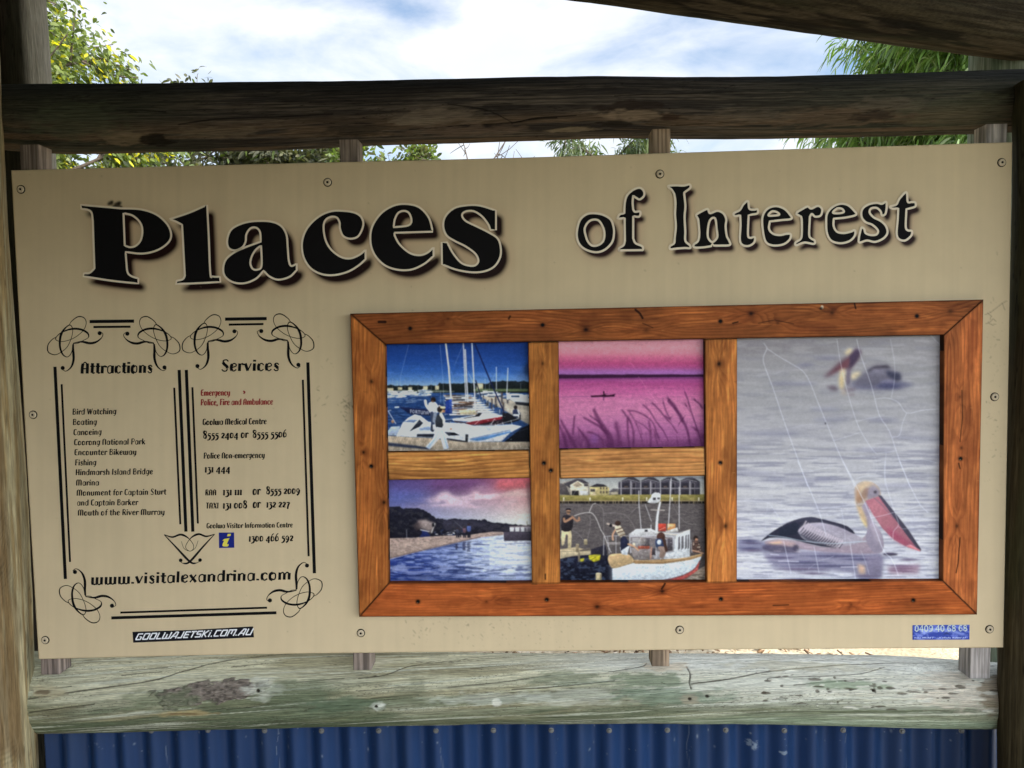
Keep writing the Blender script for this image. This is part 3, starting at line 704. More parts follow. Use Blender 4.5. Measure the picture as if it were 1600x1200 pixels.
for a in ((115, 536.2, 1, 1), (240, 535.8, -1, 1), (325.5, 533.3, 1, 1), (449.2, 531.7, -1, 1), (134.2, 932, 1, -1), (462.7, 922.4, -1, -1)): scroll(*a)
for x0, y0, x1, y1, w in ((140, 502.5, 209.5, 501.7, 5), (146, 511, 204, 510.5, 3.4), (351.7, 498.7, 416.7, 497.8, 5), (357.5, 507.3, 411.7, 506.3, 3.3),
                          (86, 573, 102.3, 904.6, 5), (96.3, 600.3, 109.4, 878, 3.1), (272.3, 605.8, 281.8, 819.3, 3.1), (280, 578, 290.6, 830.7, 5), (291.2, 578, 301.4, 830.7, 5),
                          (300.7, 605, 309.3, 818, 3.1), (473.3, 593.3, 482.4, 869.2, 3.1), (481, 566.2, 491.3, 895.8, 5), (187.9, 957.2, 417.3, 949.5, 3.1), (174, 965.5, 432, 957.4, 4.6)):
    orn.stroke([(x0, y0), (x1, y1)], w)
EM = ((240, 790), 5.4545)
for s, pr in (("90,247 160,268 230,247 290,272 335,325 340,365 310,388 260,365 237,305", [(0, 1), (.12, 2.6), (.3, 3.4), (.42, 1), (1, .6)]),
              ("521,243 450,262 385,243 325,270 282,325 276,362 310,388 355,362 380,298", [(0, 1), (.12, 2.6), (.3, 3.4), (.42, 1), (1, .6)]),
              ("90,247 190,352 308,476 360,490 400,470", [(0, 1), (.4, 3.6), (.68, 2.6), (.8, 1), (1, .7)]),
              ("521,243 420,352 308,478 255,492 222,472", [(0, 1), (.4, 3.6), (.68, 2.6), (.8, 1), (1, .7)])):
    P = xf(smooth_open(parse(s)[0], 6), *EM); orn.stroke(P, width_profile(len(P), pr))
for x, y in ((396, 464), (231, 466)):
    q = xf([(x, y)], *EM)[0]; orn.disc(q[0], q[1], 2.9)
orn.build('ornamental_border', -0.0006, M_INK, sign)

fl = Flat(); fl.poly([xf([(556, 230), (686, 229), (688, 359), (558, 361)], *EM)])
isq = fl.build('information_symbol', -0.0006, M_BLUE, sign, 'small blue square with a yellow letter i')
fl = Flat()
fl.poly([xf(smooth_closed("632,242! 660,240! 655,260! 626,262!", 2), *EM)])
fl.poly([xf(smooth_closed("600,285! 648,276! 625,328 640,326! 636,345 612,349 590,345 588,330 602,298! 585,300!", 4), *EM)])
fl.build('symbol_letter', -0.0012, M_YEL, isq)

fl = Flat(); fl.poly([np.array([(207, 987.3), (300, 984.2), (395.6, 978.8), (396.7, 995.8), (300, 1000.3), (208.3, 1004.2)])])
st = fl.build('sticker', -0.0007, M_STBLACK, sign, 'black bumper sticker with a white web address')
fl = Flat()
for P, w in text_strokes('GOOLWAJETSKI.COM.AU', (210.3, 1000.3), (392.0, 992.2), 10.2, up=(0.04, -1), shear=0.30, sw=.2, tw=.17, block=True): fl.stroke(P, w)
fl.build('sticker_lettering', -0.0014, M_WHITE, st)

# blue telephone-number sticker, a printed picture on a thin sheet
def print_sheet(name, x0, y0, x1, y1, corners, cv, Y, mat, parent, illum, lab=None, step=1.0, lift=0.0004):
    nu = int(abs(x1 - x0) * step) + 2; nv = int(abs(y1 - y0) * step) + 2
    c = np.array(corners, float)
    u = np.linspace(0, 1, nu)[:, None, None]; v = np.linspace(0, 1, nv)[None, :, None]
    P = (1 - u) * (1 - v) * c[0] + u * (1 - v) * c[1] + u * v * c[2] + (1 - u) * v * c[3]
    col = np.clip(s2l(cv.sample(P[..., 0], P[..., 1])) / illum, 0.0, 0.86)
    o = plate(name, P, col, Y, lift, mat, parent)
    if lab: o['label'] = lab
    return o
sc_ = Canvas(1424, 975, 1518, 1002, 4); sc_.T = (1400, 940, 8)
sc_.img[:] = rgb(52, 66, 142)
nz = fbm(sc_.X / 5, sc_.Y / 3, 8, 4); sc_.img += (sstep(.5, .7, nz) * .16)[..., None] * np.array([1, 1, .9])
sc_.poly("250,440 330,390 270,350 400,345 470,330 640,340 760,370 900,420 820,420 700,380 560,360 440,380 340,410", (150, 165, 215), .8, 12)
sc_.poly("580,420 640,380 680,420 640,400", (40, 45, 60), .7, 6)
for P, w in text_strokes('0409 40 68 68', (1429.0, 986.8), (1511.5, 986.2), 9.5, up=(0, -1), sw=.20, tw=.13, block=2):
    sc_.T = None; sc_.line(P, w * .9, (186, 196, 176), .82)
for i in range(46):
    x = 1429 + i * 1.75
    if i % 9 == 6 or i in (17, 18, 19): continue
    sc_.line([(x, 997.2), (x + random.uniform(.3, 1.2), 997.2 - random.uniform(.4, 1.8))], .9, (190, 200, 225), .85)
print_sheet('sticker', 1426, 977, 1515, 1000, [(1426, 977), (1515, 976.3), (1514.7, 999.3), (1426, 999.7)], sc_, -0.0008, M_PRINT, sign, 0.72, 'small blue sticker with a pale telephone number', 3.0)

# dished screw caps, each with a dark drive hole
def lathe(name, prof, n, mat, parent, origin, axis='-y'):
    """revolve (radius, offset towards the reader) about y."""
    V = []; F = []
    for r, h in prof:
        for i in range(n):
            a = 2 * math.pi * i / n; V.append((r * math.cos(a), -h, r * math.sin(a)))
    k = len(prof)
    for i in range(k - 1):
        for j in range(n):
            F.append([i * n + j, i * n + (j + 1) % n, (i + 1) * n + (j + 1) % n, (i + 1) * n + j])
    F.append([(k - 1) * n + j for j in range(n)])
    o = mesh_obj(name, V, F, mat, None, smooth=False)
    o.location = origin
    if parent is not None:
        o.parent = parent; o.matrix_parent_inverse = parent.matrix_basis.inverted()
    return o
scap = sring = shole = None
for x, y in ((33, 296), (512, 285), (1031, 272), (1565, 254), (52, 648), (1554, 620), (71, 1000), (564, 989), (1062, 984), (1546, 983)):
    loc = at(x, y, 0.0)
    if scap is None:
        scap = lathe('screw', [(.0082, .0002), (.0085, .002), (.0072, .0034), (.0050, .0037), (.0040, .0030)], 24, M_SCREW, sign, loc)
        sring = lathe('screw_washer', [(.0106, .0002), (.0100, .0011), (.0086, .0011)], 24, M_DARK, None, (0, 0, 0)); sring.parent = scap
        shole = lathe('screw_drive', [(.0027, .0033), (.0024, .0042)], 12, M_DARK, None, (0, 0, 0)); shole.parent = scap
    else:
        c = scap.copy(); COL.objects.link(c); c.location = loc
        for k in (sring, shole):
            d = k.copy(); COL.objects.link(d); d.parent = c

# ------------------------------------------------------------------ the five printed pictures
def ripples(cv, x0, y0, x1, y1, fx, fy, dark, light, al, seed, clip=None, thr=(.52, .66)):
    """short horizontal wavelets between two heights (current units)."""
    X, Y = cv.U()
    n = fbm(X / fx, Y / fy, seed, 4); m = fbm(X / fx, Y / fy, seed + 50, 4)
    w = ((X >= x0) & (X <= x1) & (Y >= y0) & (Y <= y1)).astype(float)
    if clip is not None: w = w * clip
    a = sstep(thr[0], thr[1], n) * w * al; b = sstep(thr[0], thr[1], m) * w * al
    cv.img[:] = cv.img * (1 - a[..., None]) + a[..., None] * np.array(dark) / 255.0
    cv.img[:] = cv.img * (1 - b[..., None]) + b[..., None] * np.array(light) / 255.0
def mask_of(cv, P):
    mk = np.zeros((cv.H, cv.W)); r = cv.pmask([cv.t(parse(P)[0])])
    if r: mk[r[0]] = r[1]
    return mk
def grain_of(cv, seed, amt, k=1.0):
    cv.img[:] = gblur(cv.img, .72 * cv.sc); cv.img[:] = cv.img * .88 + .12 * cv.img.mean(-1, keepdims=True)
    m_ = fbm(cv.X / 5, cv.Y / 4, seed + 60, 4) - .5; m2_ = fbm(cv.X / 1.9, cv.Y / 1.5, seed + 63, 3) - .5
    cv.img[:] = cv.img * (1 + k * (.14 * m_ + .09 * m2_))[..., None] + (.012 * m2_)[..., None]
    cv.img[:] = np.clip(cv.img + (fbm(cv.X * 1.1, cv.Y * 1.1, seed, 2) - .5)[..., None] * amt, 0, 1)

def paint_marina():
    c = Canvas(596, 532, 832, 708, 2.0); c.shade = .34; c.T = (590, 530, 6.6667); R = random.Random(3)
    c.vgrad([(40, (14, 44, 112)), (200, (20, 58, 136)), (330, (34, 80, 160)), (420, (70, 115, 180)), (480, (115, 150, 195))])
    X, Y = c.U(); c.img += (sstep(.5, .75, fbm(X / 500, Y / 60, 31, 4)) * .05 * sstep(60, 300, Y))[..., None]
    c.rect(60, 540, 1600, 1160, (30, 60, 112)); c.poly("60,640 700,600 700,1100 60,1100", (20, 45, 92), .8, 40)
    ripples(c, 60, 560, 760, 1010, 60, 9, (12, 32, 74), (62, 98, 150), .55, 11)
    hz = [(75, 505)] + [(x, 492 - 18 * vnoise(x / 70, 0, 4) - (26 if x > 640 else 0) - (18 if x > 1160 else 0) + R.uniform(-6, 6)) for x in range(95, 1600, 22)] + [(1600, 560), (75, 560)]
    c.poly(hz, (20, 27, 30)); c.rect(60, 532, 720, 548, (70, 82, 60), .7, 4)
    c.rect(540, 540, 800, 552, (150, 160, 150), .6, 4); c.rect(1000, 520, 1570, 545, (92, 110, 70), .9, 5)
    for a in ((75, 510, 165, 548), (213, 500, 256, 530), (320, 500, 360, 536), (475, 487, 522, 528), (600, 482, 640, 526), (1034, 460, 1098, 520)):
        c.rect(*a, (205, 193, 150)); c.rect(a[0], a[1], a[2], a[1] + 8, (150, 135, 110)); c.rect(a[0] + 8, a[1] + 16, a[0] + 16, a[3] - 8, (90, 90, 90), .6)
    for i in range(70):
        x = R.uniform(80, 540); y = R.uniform(545, 612) - (x - 80) * .05; w = R.uniform(18, 60)
        c.poly([(x - w, y), (x + w * 1.1, y - 4), (x + w * .8, y + 9), (x - w * .8, y + 9)], R.choice([(225, 228, 232), (190, 200, 210), (120, 140, 165), (235, 235, 230)]), .9)
        if R.random() < .4: c.rect(x - w * .3, y - 12, x + w * .3, y - 2, R.choice([(210, 215, 220), (40, 50, 70), (180, 180, 180)]), .9)
    for i in range(26):
        x = R.uniform(80, 470); y = R.uniform(612, 660); c.line([(x, y), (x + R.uniform(15, 60), y)], 5, (165, 180, 200), .5, 3)
    for x, y0, y1 in ((155, 410, 520), (205, 430, 520), (285, 420, 510), (345, 440, 520), (560, 400, 610), (610, 440, 540), (420, 450, 530)): c.line([(x, y0), (x, y1)], 3, (190, 200, 215), .45)
    c.poly("175,705 225,700 222,714 180,714", (225, 225, 228))
    # jetty, far boats at right
    c.poly("1060,585 1250,600 1420,640 1600,690 1600,900 1480,835 1330,745 1150,645", (152, 143, 130)); c.poly("1330,690 1600,760 1600,900 1480,830 1340,745", (170, 160, 146), .8, 10)
    for i in range(60):
        x = R.uniform(1060, 1570); y = 530 + (x - 1060) * .1 + R.uniform(0, 60); w = R.uniform(15, 55)
        c.poly([(x - w, y), (x + w, y - 3), (x + w * .8, y + 9), (x - w, y + 8)], R.choice([(222, 225, 230), (190, 198, 210), (50, 60, 80), (110, 120, 135), (235, 235, 235)]), .85)
    c.poly("1370,575 1500,572 1560,600 1600,640 1600,670 1430,655 1370,620", (205, 210, 218)); c.rect(1390, 585, 1480, 605, (40, 60, 90)); c.poly("1430,650 1600,665 1600,700 1440,680", (30, 32, 40))
    for x, y in ((1295, 600), (1355, 600), (1310, 700), (1190, 660), (1230, 640)):
        c.line([(x, y - 22), (x, y + 60)], 20, (60, 55, 62), .85); c.ell(x, y - 34, 9, 11, (90, 65, 50))
    c.line([(1355, 570), (1355, 620)], 22, (205, 210, 220))
    for i in range(34):
        x = R.uniform(1000, 1300); y = 560 + (x - 1000) * .55 + R.uniform(-40, 40); c.line([(x, y), (x, y + R.uniform(20, 50))], R.uniform(4, 9), R.choice([(40, 38, 40), (180, 175, 165), (90, 85, 80)]), .8)
    # moored yachts, bow on
    for i in range(9):
        y = 585 + i * 24; x0 = 690 + i * 8 + R.uniform(-20, 20); x1 = 1010 + i * 32
        c.poly([(x0, y), (x1 - 60, y - 8), (x1, y + 2), (x1 - 80, y + 17), (x0 + 20, y + 20)], R.choice([(222, 224, 228), (200, 205, 212), (228, 226, 222)]))
        c.line([(x0 + 20, y + 19), (x1 - 70, y + 16)], 8, R.choice([(25, 32, 52), (60, 50, 48), (30, 38, 60)]), .9)
        c.rect(x0 + 60, y - 9, x0 + R.uniform(110, 190), y + 2, R.choice([(35, 55, 120), (60, 70, 90), (160, 150, 130)]), .9)
        for k in range(4): c.rect(x0 + R.uniform(0, 300), y - 5, x0 + R.uniform(0, 300) + 8, y + 8, R.choice([(30, 30, 40), (120, 80, 50), (200, 200, 200)]), .7)
    c.poly("790,680 900,670 985,650 1000,665 940,692 800,705", (70, 52, 45))
    # masts and rigging
    for P, w, col in (("710,40 742,300 768,640", 17, (212, 214, 222)), ("893,40 920,640", 10, (215, 215, 220)), ("912,110 940,650", 15, (190, 192, 200)), ("983,40 1020,745", 12, (215, 215, 222)), ("1237,290 1238,520", 7, (215, 220, 230)), ("1358,300 1346,570", 8, (220, 222, 230))):
        c.line(P, w, col); P2 = np.array(parse(P)[0]); c.line(P2 + (w * .3, 0), w * .28, (120, 125, 140), .7)
    for P, al in (("650,60 680,400 692,680", .55), ("322,60 236,400 236,485", .5), ("886,70 802,270", .4), ("735,230 805,470", .4), ("955,370 1060,570", .6), ("1222,360 1175,470", .5), ("690,640 700,690", .5), ("985,150 975,600", .3), ("940,330 1010,500", .6), ("1120,410 1122,530", .6), ("1165,440 1165,530", .6), ("1490,460 1490,520", .5), ("655,540 655,660", .6), ("880,295 905,295", .7), ("880,375 920,375", .6)):
        c.line(P, 3.5, (190, 205, 230), al)
    c.line("1015,50 1180,450 1300,720 1355,870", 13, (14, 22, 66)); c.line("1022,430 1075,590", 10, (20, 25, 50))
    c.poly("712,640 770,622 778,780 698,776", (22, 45, 125)); c.poly("745,632 770,625 776,775 752,775", (35, 70, 165), .8, 4)
    # dark hull with its name
    c.poly("220,703 400,720 545,735 545,795 330,778 290,750", (17, 24, 58)); c.line("230,706 540,733", 5, (30, 45, 95))
    T = c.T; c.T = None
    for P, w in text_strokes('FORTUNA', (640.5, 645.2), (670, 647.8), 5.0, up=(0, -1), sw=.17, tw=.14): c.line(P, w, (205, 208, 215))
    c.T = T
    # red and white launches
    c.poly("775,830 1000,795 1075,775 1290,790 1325,812 1180,850 980,858 790,850", (222, 223, 226)); c.poly("885,822 1010,800 1060,765 1088,775 1060,805 900,826", (24, 24, 32))
    c.poly("800,848 920,872 1200,818 1312,800 1335,880 1180,905 950,895 800,862", (34, 24, 34)); c.poly("915,868 1200,818 1300,806 1290,832 1040,890 960,893", (118, 24, 34))
    c.line("1010,890 1060,845", 5, (225, 200, 200)); c.line("1180,890 1220,830", 6, (205, 200, 205)); c.line("920,866 1310,800", 5, (215, 215, 220))
    c.poly("1300,765 1360,768 1430,810 1480,845 1360,880 1310,870", (20, 20, 26)); c.poly("848,742 920,733 1012,736 1035,780 860,786", (192, 178, 142)); c.line("860,770 1030,765", 4, (140, 125, 95))
    # the white boat in front
    c.poly("1310,1075 1500,925 1600,880 1600,1080", (12, 15, 24)); c.line("1330,1000 1570,930", 4, (60, 75, 100), .6)
    c.poly("105,960 140,912 235,905 215,1005 100,1000", (150, 166, 192)); c.line("110,750 190,880", 7, (200, 205, 215)); c.line("112,745 140,738", 6, (210, 212, 220)); c.ell(157, 858, 15, 18, (150, 110, 80))
    c.poly("195,1010 262,870 320,820 385,785 450,800 530,862 700,868 900,875 1010,905 1200,912 1400,888 1505,908 1380,975 1290,1065 930,1072 560,1025", (208, 212, 220))
    c.poly("330,820 385,785 450,800 480,850 350,850", (225, 228, 232)); c.poly("270,862 330,835 420,842 380,870", (60, 85, 130), .8)
    c.poly("330,962 435,838 476,872 440,912", (28, 32, 44)); c.line("400,880 455,862", 4, (90, 100, 120)); c.poly("420,930 540,905 560,950 440,950", (70, 100, 150), .7, 6)
    c.poly("408,988 625,984 602,1022 408,1016", (26, 30, 42)); c.poly("690,965 800,972 855,1000 740,1006", (38, 42, 54)); c.poly("760,975 800,972 845,996 770,1000", (12, 12, 18))
    c.poly("880,905 1400,890 1200,940 960,950", (188, 196, 210), .9, 6); c.poly("720,1030 920,1060 930,1075 720,1058", (24, 26, 36)); c.poly("915,990 945,992 940,1075 912,1072", (30, 32, 38))
    c.poly("960,1045 1380,958 1395,968 1120,1048 1040,1060", (64, 112, 168)); c.line("960,1040 1385,945", 5, (30, 60, 110)); c.line("1000,930 1200,928", 5, (150, 165, 190), .7)
    for P in ("1200,915 1250,890 1460,830", "1230,905 1225,880", "1310,895 1300,865", "1400,885 1390,845", "700,840 800,830 900,850"): c.line(P, 4.5, (215, 220, 228), .9)
    for i in range(6): c.rect(700 + i * 12, 842, 707 + i * 12, 862, (30, 34, 48), .9)
    # deck boards and shadow
    c.poly("70,1004 350,1020 560,1030 900,1072 1600,1068 1600,1170 70,1170", (152, 136, 117))
    for i in range(64):
        x = 80 + i * 24; c.line([(x + 20, 1005 + min(60, x * .06)), (x - 40, 1165)], 3, (96, 82, 68), .55)
    ripples(c, 70, 1005, 1600, 1170, 26, 60, (112, 98, 84), (186, 172, 150), .45, 21, mask_of(c, "70,1004 350,1020 560,1030 900,1072 1600,1068 1600,1170 70,1170"))
    c.poly("70,1072 400,1108 570,1136 530,1148 70,1108", (24, 34, 58), .92, 5)
    for i in range(220):
        x = R.uniform(690, 1330); y = R.uniform(640, 900) + (x > 1000) * 10; l = R.uniform(4, 26)
        c.line([(x, y), (x + l, y + R.uniform(-4, 4))], R.uniform(2, 5), R.choice([(235, 236, 238), (28, 30, 40), (120, 124, 134), (60, 70, 100), (150, 130, 104), (200, 204, 212)]), R.uniform(.35, .85))
    for i in range(90):
        x = R.uniform(230, 1400); y = R.uniform(870, 1050); c.line([(x, y), (x + R.uniform(6, 40), y + R.uniform(-5, 3))], R.uniform(2, 5), R.choice([(240, 241, 243), (140, 152, 176), (176, 186, 204), (70, 80, 104)]), R.uniform(.25, .6))
    # people
    c.line("497,642 508,690 540,735", 26, (225, 228, 232), smooth=3); c.poly("528,680 566,650 604,660 642,715 625,768 545,775", (212, 216, 226), smooth=3); c.line("560,690 575,760", 10, (150, 160, 190), .6, 3); c.line("610,700 600,765", 8, (160, 168, 195), .5, 3); c.ell(580, 632, 27, 28, (28, 22, 24)); c.ell(572, 650, 14, 10, (120, 80, 60), .8); c.line("640,690 655,700", 12, (210, 190, 180))
    c.line("565,775 575,860 570,945", 40, (48, 58, 84)); c.line("600,775 590,850", 36, (120, 130, 150)); c.line("572,900 575,955", 22, (25, 28, 40)); c.rect(575, 890, 605, 945, (200, 205, 212), .9)
    c.ell(660, 735, 36, 36, (206, 182, 140), blur=2); c.ell(646, 730, 28, 30, (34, 26, 26)); c.ell(690, 745, 14, 20, (170, 115, 85)); c.line("655,722 702,735", 9, (20, 18, 22)); c.ell(680, 712, 30, 12, (225, 205, 160))
    c.poly("622,790 660,775 690,800 690,870 668,925 612,922 600,860", (40, 44, 52), smooth=3); c.line("660,785 690,840 695,885 760,935", 32, (222, 218, 208), smooth=4, w2=16); c.ell(765, 935, 14, 9, (160, 115, 85))
    c.poly("615,915 680,925 712,1020 745,1140 690,1148 655,1020 600,1080 545,1148 500,1122 575,1040", (196, 206, 226)); c.line("650,1000 660,940", 7, (130, 150, 190), .7); c.line("525,1130 600,1040 640,960", 20, (120, 146, 198), .65, 4); c.line("725,1125 690,1010 670,950", 16, (130, 152, 196), .6, 4); c.line("560,1120 620,1030 650,950", 10, (226, 230, 236), .8, 3); c.line("700,1120 675,1010", 9, (228, 232, 238), .8, 3)
    c.ell(1437, 710, 19, 21, (30, 22, 24)); c.poly("1408,745 1440,728 1475,750 1490,805 1420,812", (36, 44, 72), smooth=3); c.line("1420,790 1465,792 1480,815", 18, (225, 228, 232)); c.line("1462,740 1478,785", 13, (215, 218, 222)); c.rect(1474, 785, 1492, 840, (40, 38, 44))
    c.ell(1555, 320, 34, 60, (16, 24, 46), .55, 14); c.ell(1500, 400, 60, 70, (60, 70, 100), .25, 26)
    grain_of(c, 5, .035); return c

def paint_kayak():
    c = Canvas(868, 524, 1106, 708, 2.0); c.T = (860, 525, 6.4); R = random.Random(8)
    c.vgrad([(30, (160, 104, 136)), (110, (176, 114, 142)), (170, (176, 104, 136)), (215, (164, 78, 124)), (275, (148, 54, 112)), (315, (142, 58, 124)), (350, (132, 76, 156)), (388, (128, 78, 160)),
             (425, (126, 52, 124)), (480, (142, 54, 122)), (560, (158, 72, 138)), (640, (160, 88, 144)), (760, (162, 94, 148)), (900, (142, 80, 140)), (1000, (122, 66, 126)), (1110, (96, 48, 100))])
    ripples(c, 0, 430, 1600, 1120, 260, 7, (110, 44, 108), (190, 112, 165), .16, 3)
    c.poly([(60, 390)] + [(x, 387 - 5 * vnoise(x / 60, 1, 2)) for x in range(80, 1560, 30)] + [(1560, 408), (800, 418), (60, 427)], (42, 14, 48))
    c.poly("60,427 800,418 1560,408 1560,425 60,440", (80, 30, 90), .6, 4)
    c.line("90,614 250,608 400,603", 6, (110, 50, 110), .7, 2); c.line("100,622 300,612", 3, (205, 140, 180), .4)
    c.poly("402,596 450,594 515,592 540,580 560,592 615,588 655,575 640,592 645,606 600,606 545,612 500,608 410,612", (36, 10, 34)); c.line("533,556 536,585", 12, (36, 10, 34)); c.ell(533, 560, 7, 9, (36, 10, 34)); c.line("505,592 575,575", 4, (60, 24, 60), .8); c.line("533,612 532,640", 10, (70, 24, 72), .8, 2); c.ell(565, 555, 8, 7, (120, 50, 100), .6, 2)
    c.line("800,260 850,335", 4, (190, 120, 190), .35, 2); c.line("880,405 960,520 1070,670", 4, (205, 130, 190), .4, 3); c.line("1300,470 1520,455", 3, (120, 60, 130), .3)
    D = (62, 20, 64)
    for P, w, w2, al, b in (("1345,560 1375,640 1400,730 1440,850 1490,1000 1520,1110", 14, 18, .75, 5), ("1440,635 1490,680 1520,720", 14, 20, .7, 6), ("1185,650 1260,740 1320,830 1370,950 1400,1110", 40, 22, .8, 7), ("1250,720 1300,820 1330,880", 34, 10, .6, 9),
        ("1020,670 1090,740 1160,830 1210,880 1270,970", 18, 14, .7, 6), ("1130,670 1160,760 1195,830 1150,800", 16, 22, .7, 7), ("930,690 1000,760 1060,860 1130,950 1180,1050", 18, 14, .65, 6), ("775,745 860,755 950,800 1020,860 1060,960 1090,1040", 18, 14, .7, 6),
        ("715,740 760,800 800,860 830,960 830,1110", 22, 26, .65, 7), ("790,760 850,860 890,960 920,1050", 16, 12, .5, 7), ("770,830 775,960 790,1110", 24, 24, .65, 8), ("985,860 1000,960 1000,1110", 28, 26, .55, 9), ("860,850 940,900 1000,960", 12, 10, .5, 6),
        ("435,740 480,830 540,930 590,1010 600,1110", 34, 90, .72, 9), ("340,820 430,870 500,910 560,970", 26, 36, .7, 7), ("400,800 470,850 520,900", 16, 26, .6, 7), ("660,880 680,980 690,1110", 60, 60, .5, 16),
        ("110,850 150,930 200,1020 250,1110", 26, 40, .7, 8), ("240,800 235,880 225,980", 16, 26, .6, 7), ("90,900 140,1010 160,1110", 30, 60, .65, 10), ("290,940 330,990 380,1060 380,1110", 26, 40, .65, 8), ("370,960 450,980 520,1040", 14, 26, .6, 6),
        ("1330,820 1290,870 1280,900", 12, 10, .4, 6), ("1040,960 1060,1040 1080,1110", 14, 14, .4, 8), ("1360,700 1400,760", 10, 16, .5, 6), ("1460,940 1510,1000", 40, 60, .5, 14), ("1190,640 1240,690", 26, 34, .6, 8)):
        c.line(P, w * .8, D, al * .85, b, smooth=4, w2=w2 * .8)
        Q = smooth_open(parse(P)[0], 4)
        for k in range(9):
            i = R.randrange(0, len(Q) - 1); q = Q[i]; d = Q[min(i + 3, len(Q) - 1)] - q; d = d / (np.linalg.norm(d) + 1e-6); l = R.uniform(20, 70); th = R.uniform(-.5, .5); e = np.array([d[0] * math.cos(th) - d[1] * math.sin(th), d[0] * math.sin(th) + d[1] * math.cos(th)])
            c.line([q, q - e * l], 9, D, al * .4, b * .8, w2=3)
    c.poly("60,1000 250,990 600,1010 820,1060 1100,1090 1400,1040 1560,960 1560,1130 60,1130", (70, 28, 76), .6, 35)
    c.ell(440, 1030, 40, 50, (110, 66, 150), .5, 18); c.ell(335, 1080, 10, 30, (150, 90, 150), .4, 8)
    for i in range(26):
        x = R.uniform(100, 1500); y = R.uniform(850, 1080); c.line([(x, y), (x + R.uniform(10, 50), y + R.uniform(60, 140))], R.uniform(5, 12), D, R.uniform(.15, .4), 6)
    c.img[..., 2] *= .87; c.img[..., 1] *= .98; grain_of(c, 6, .03); return c

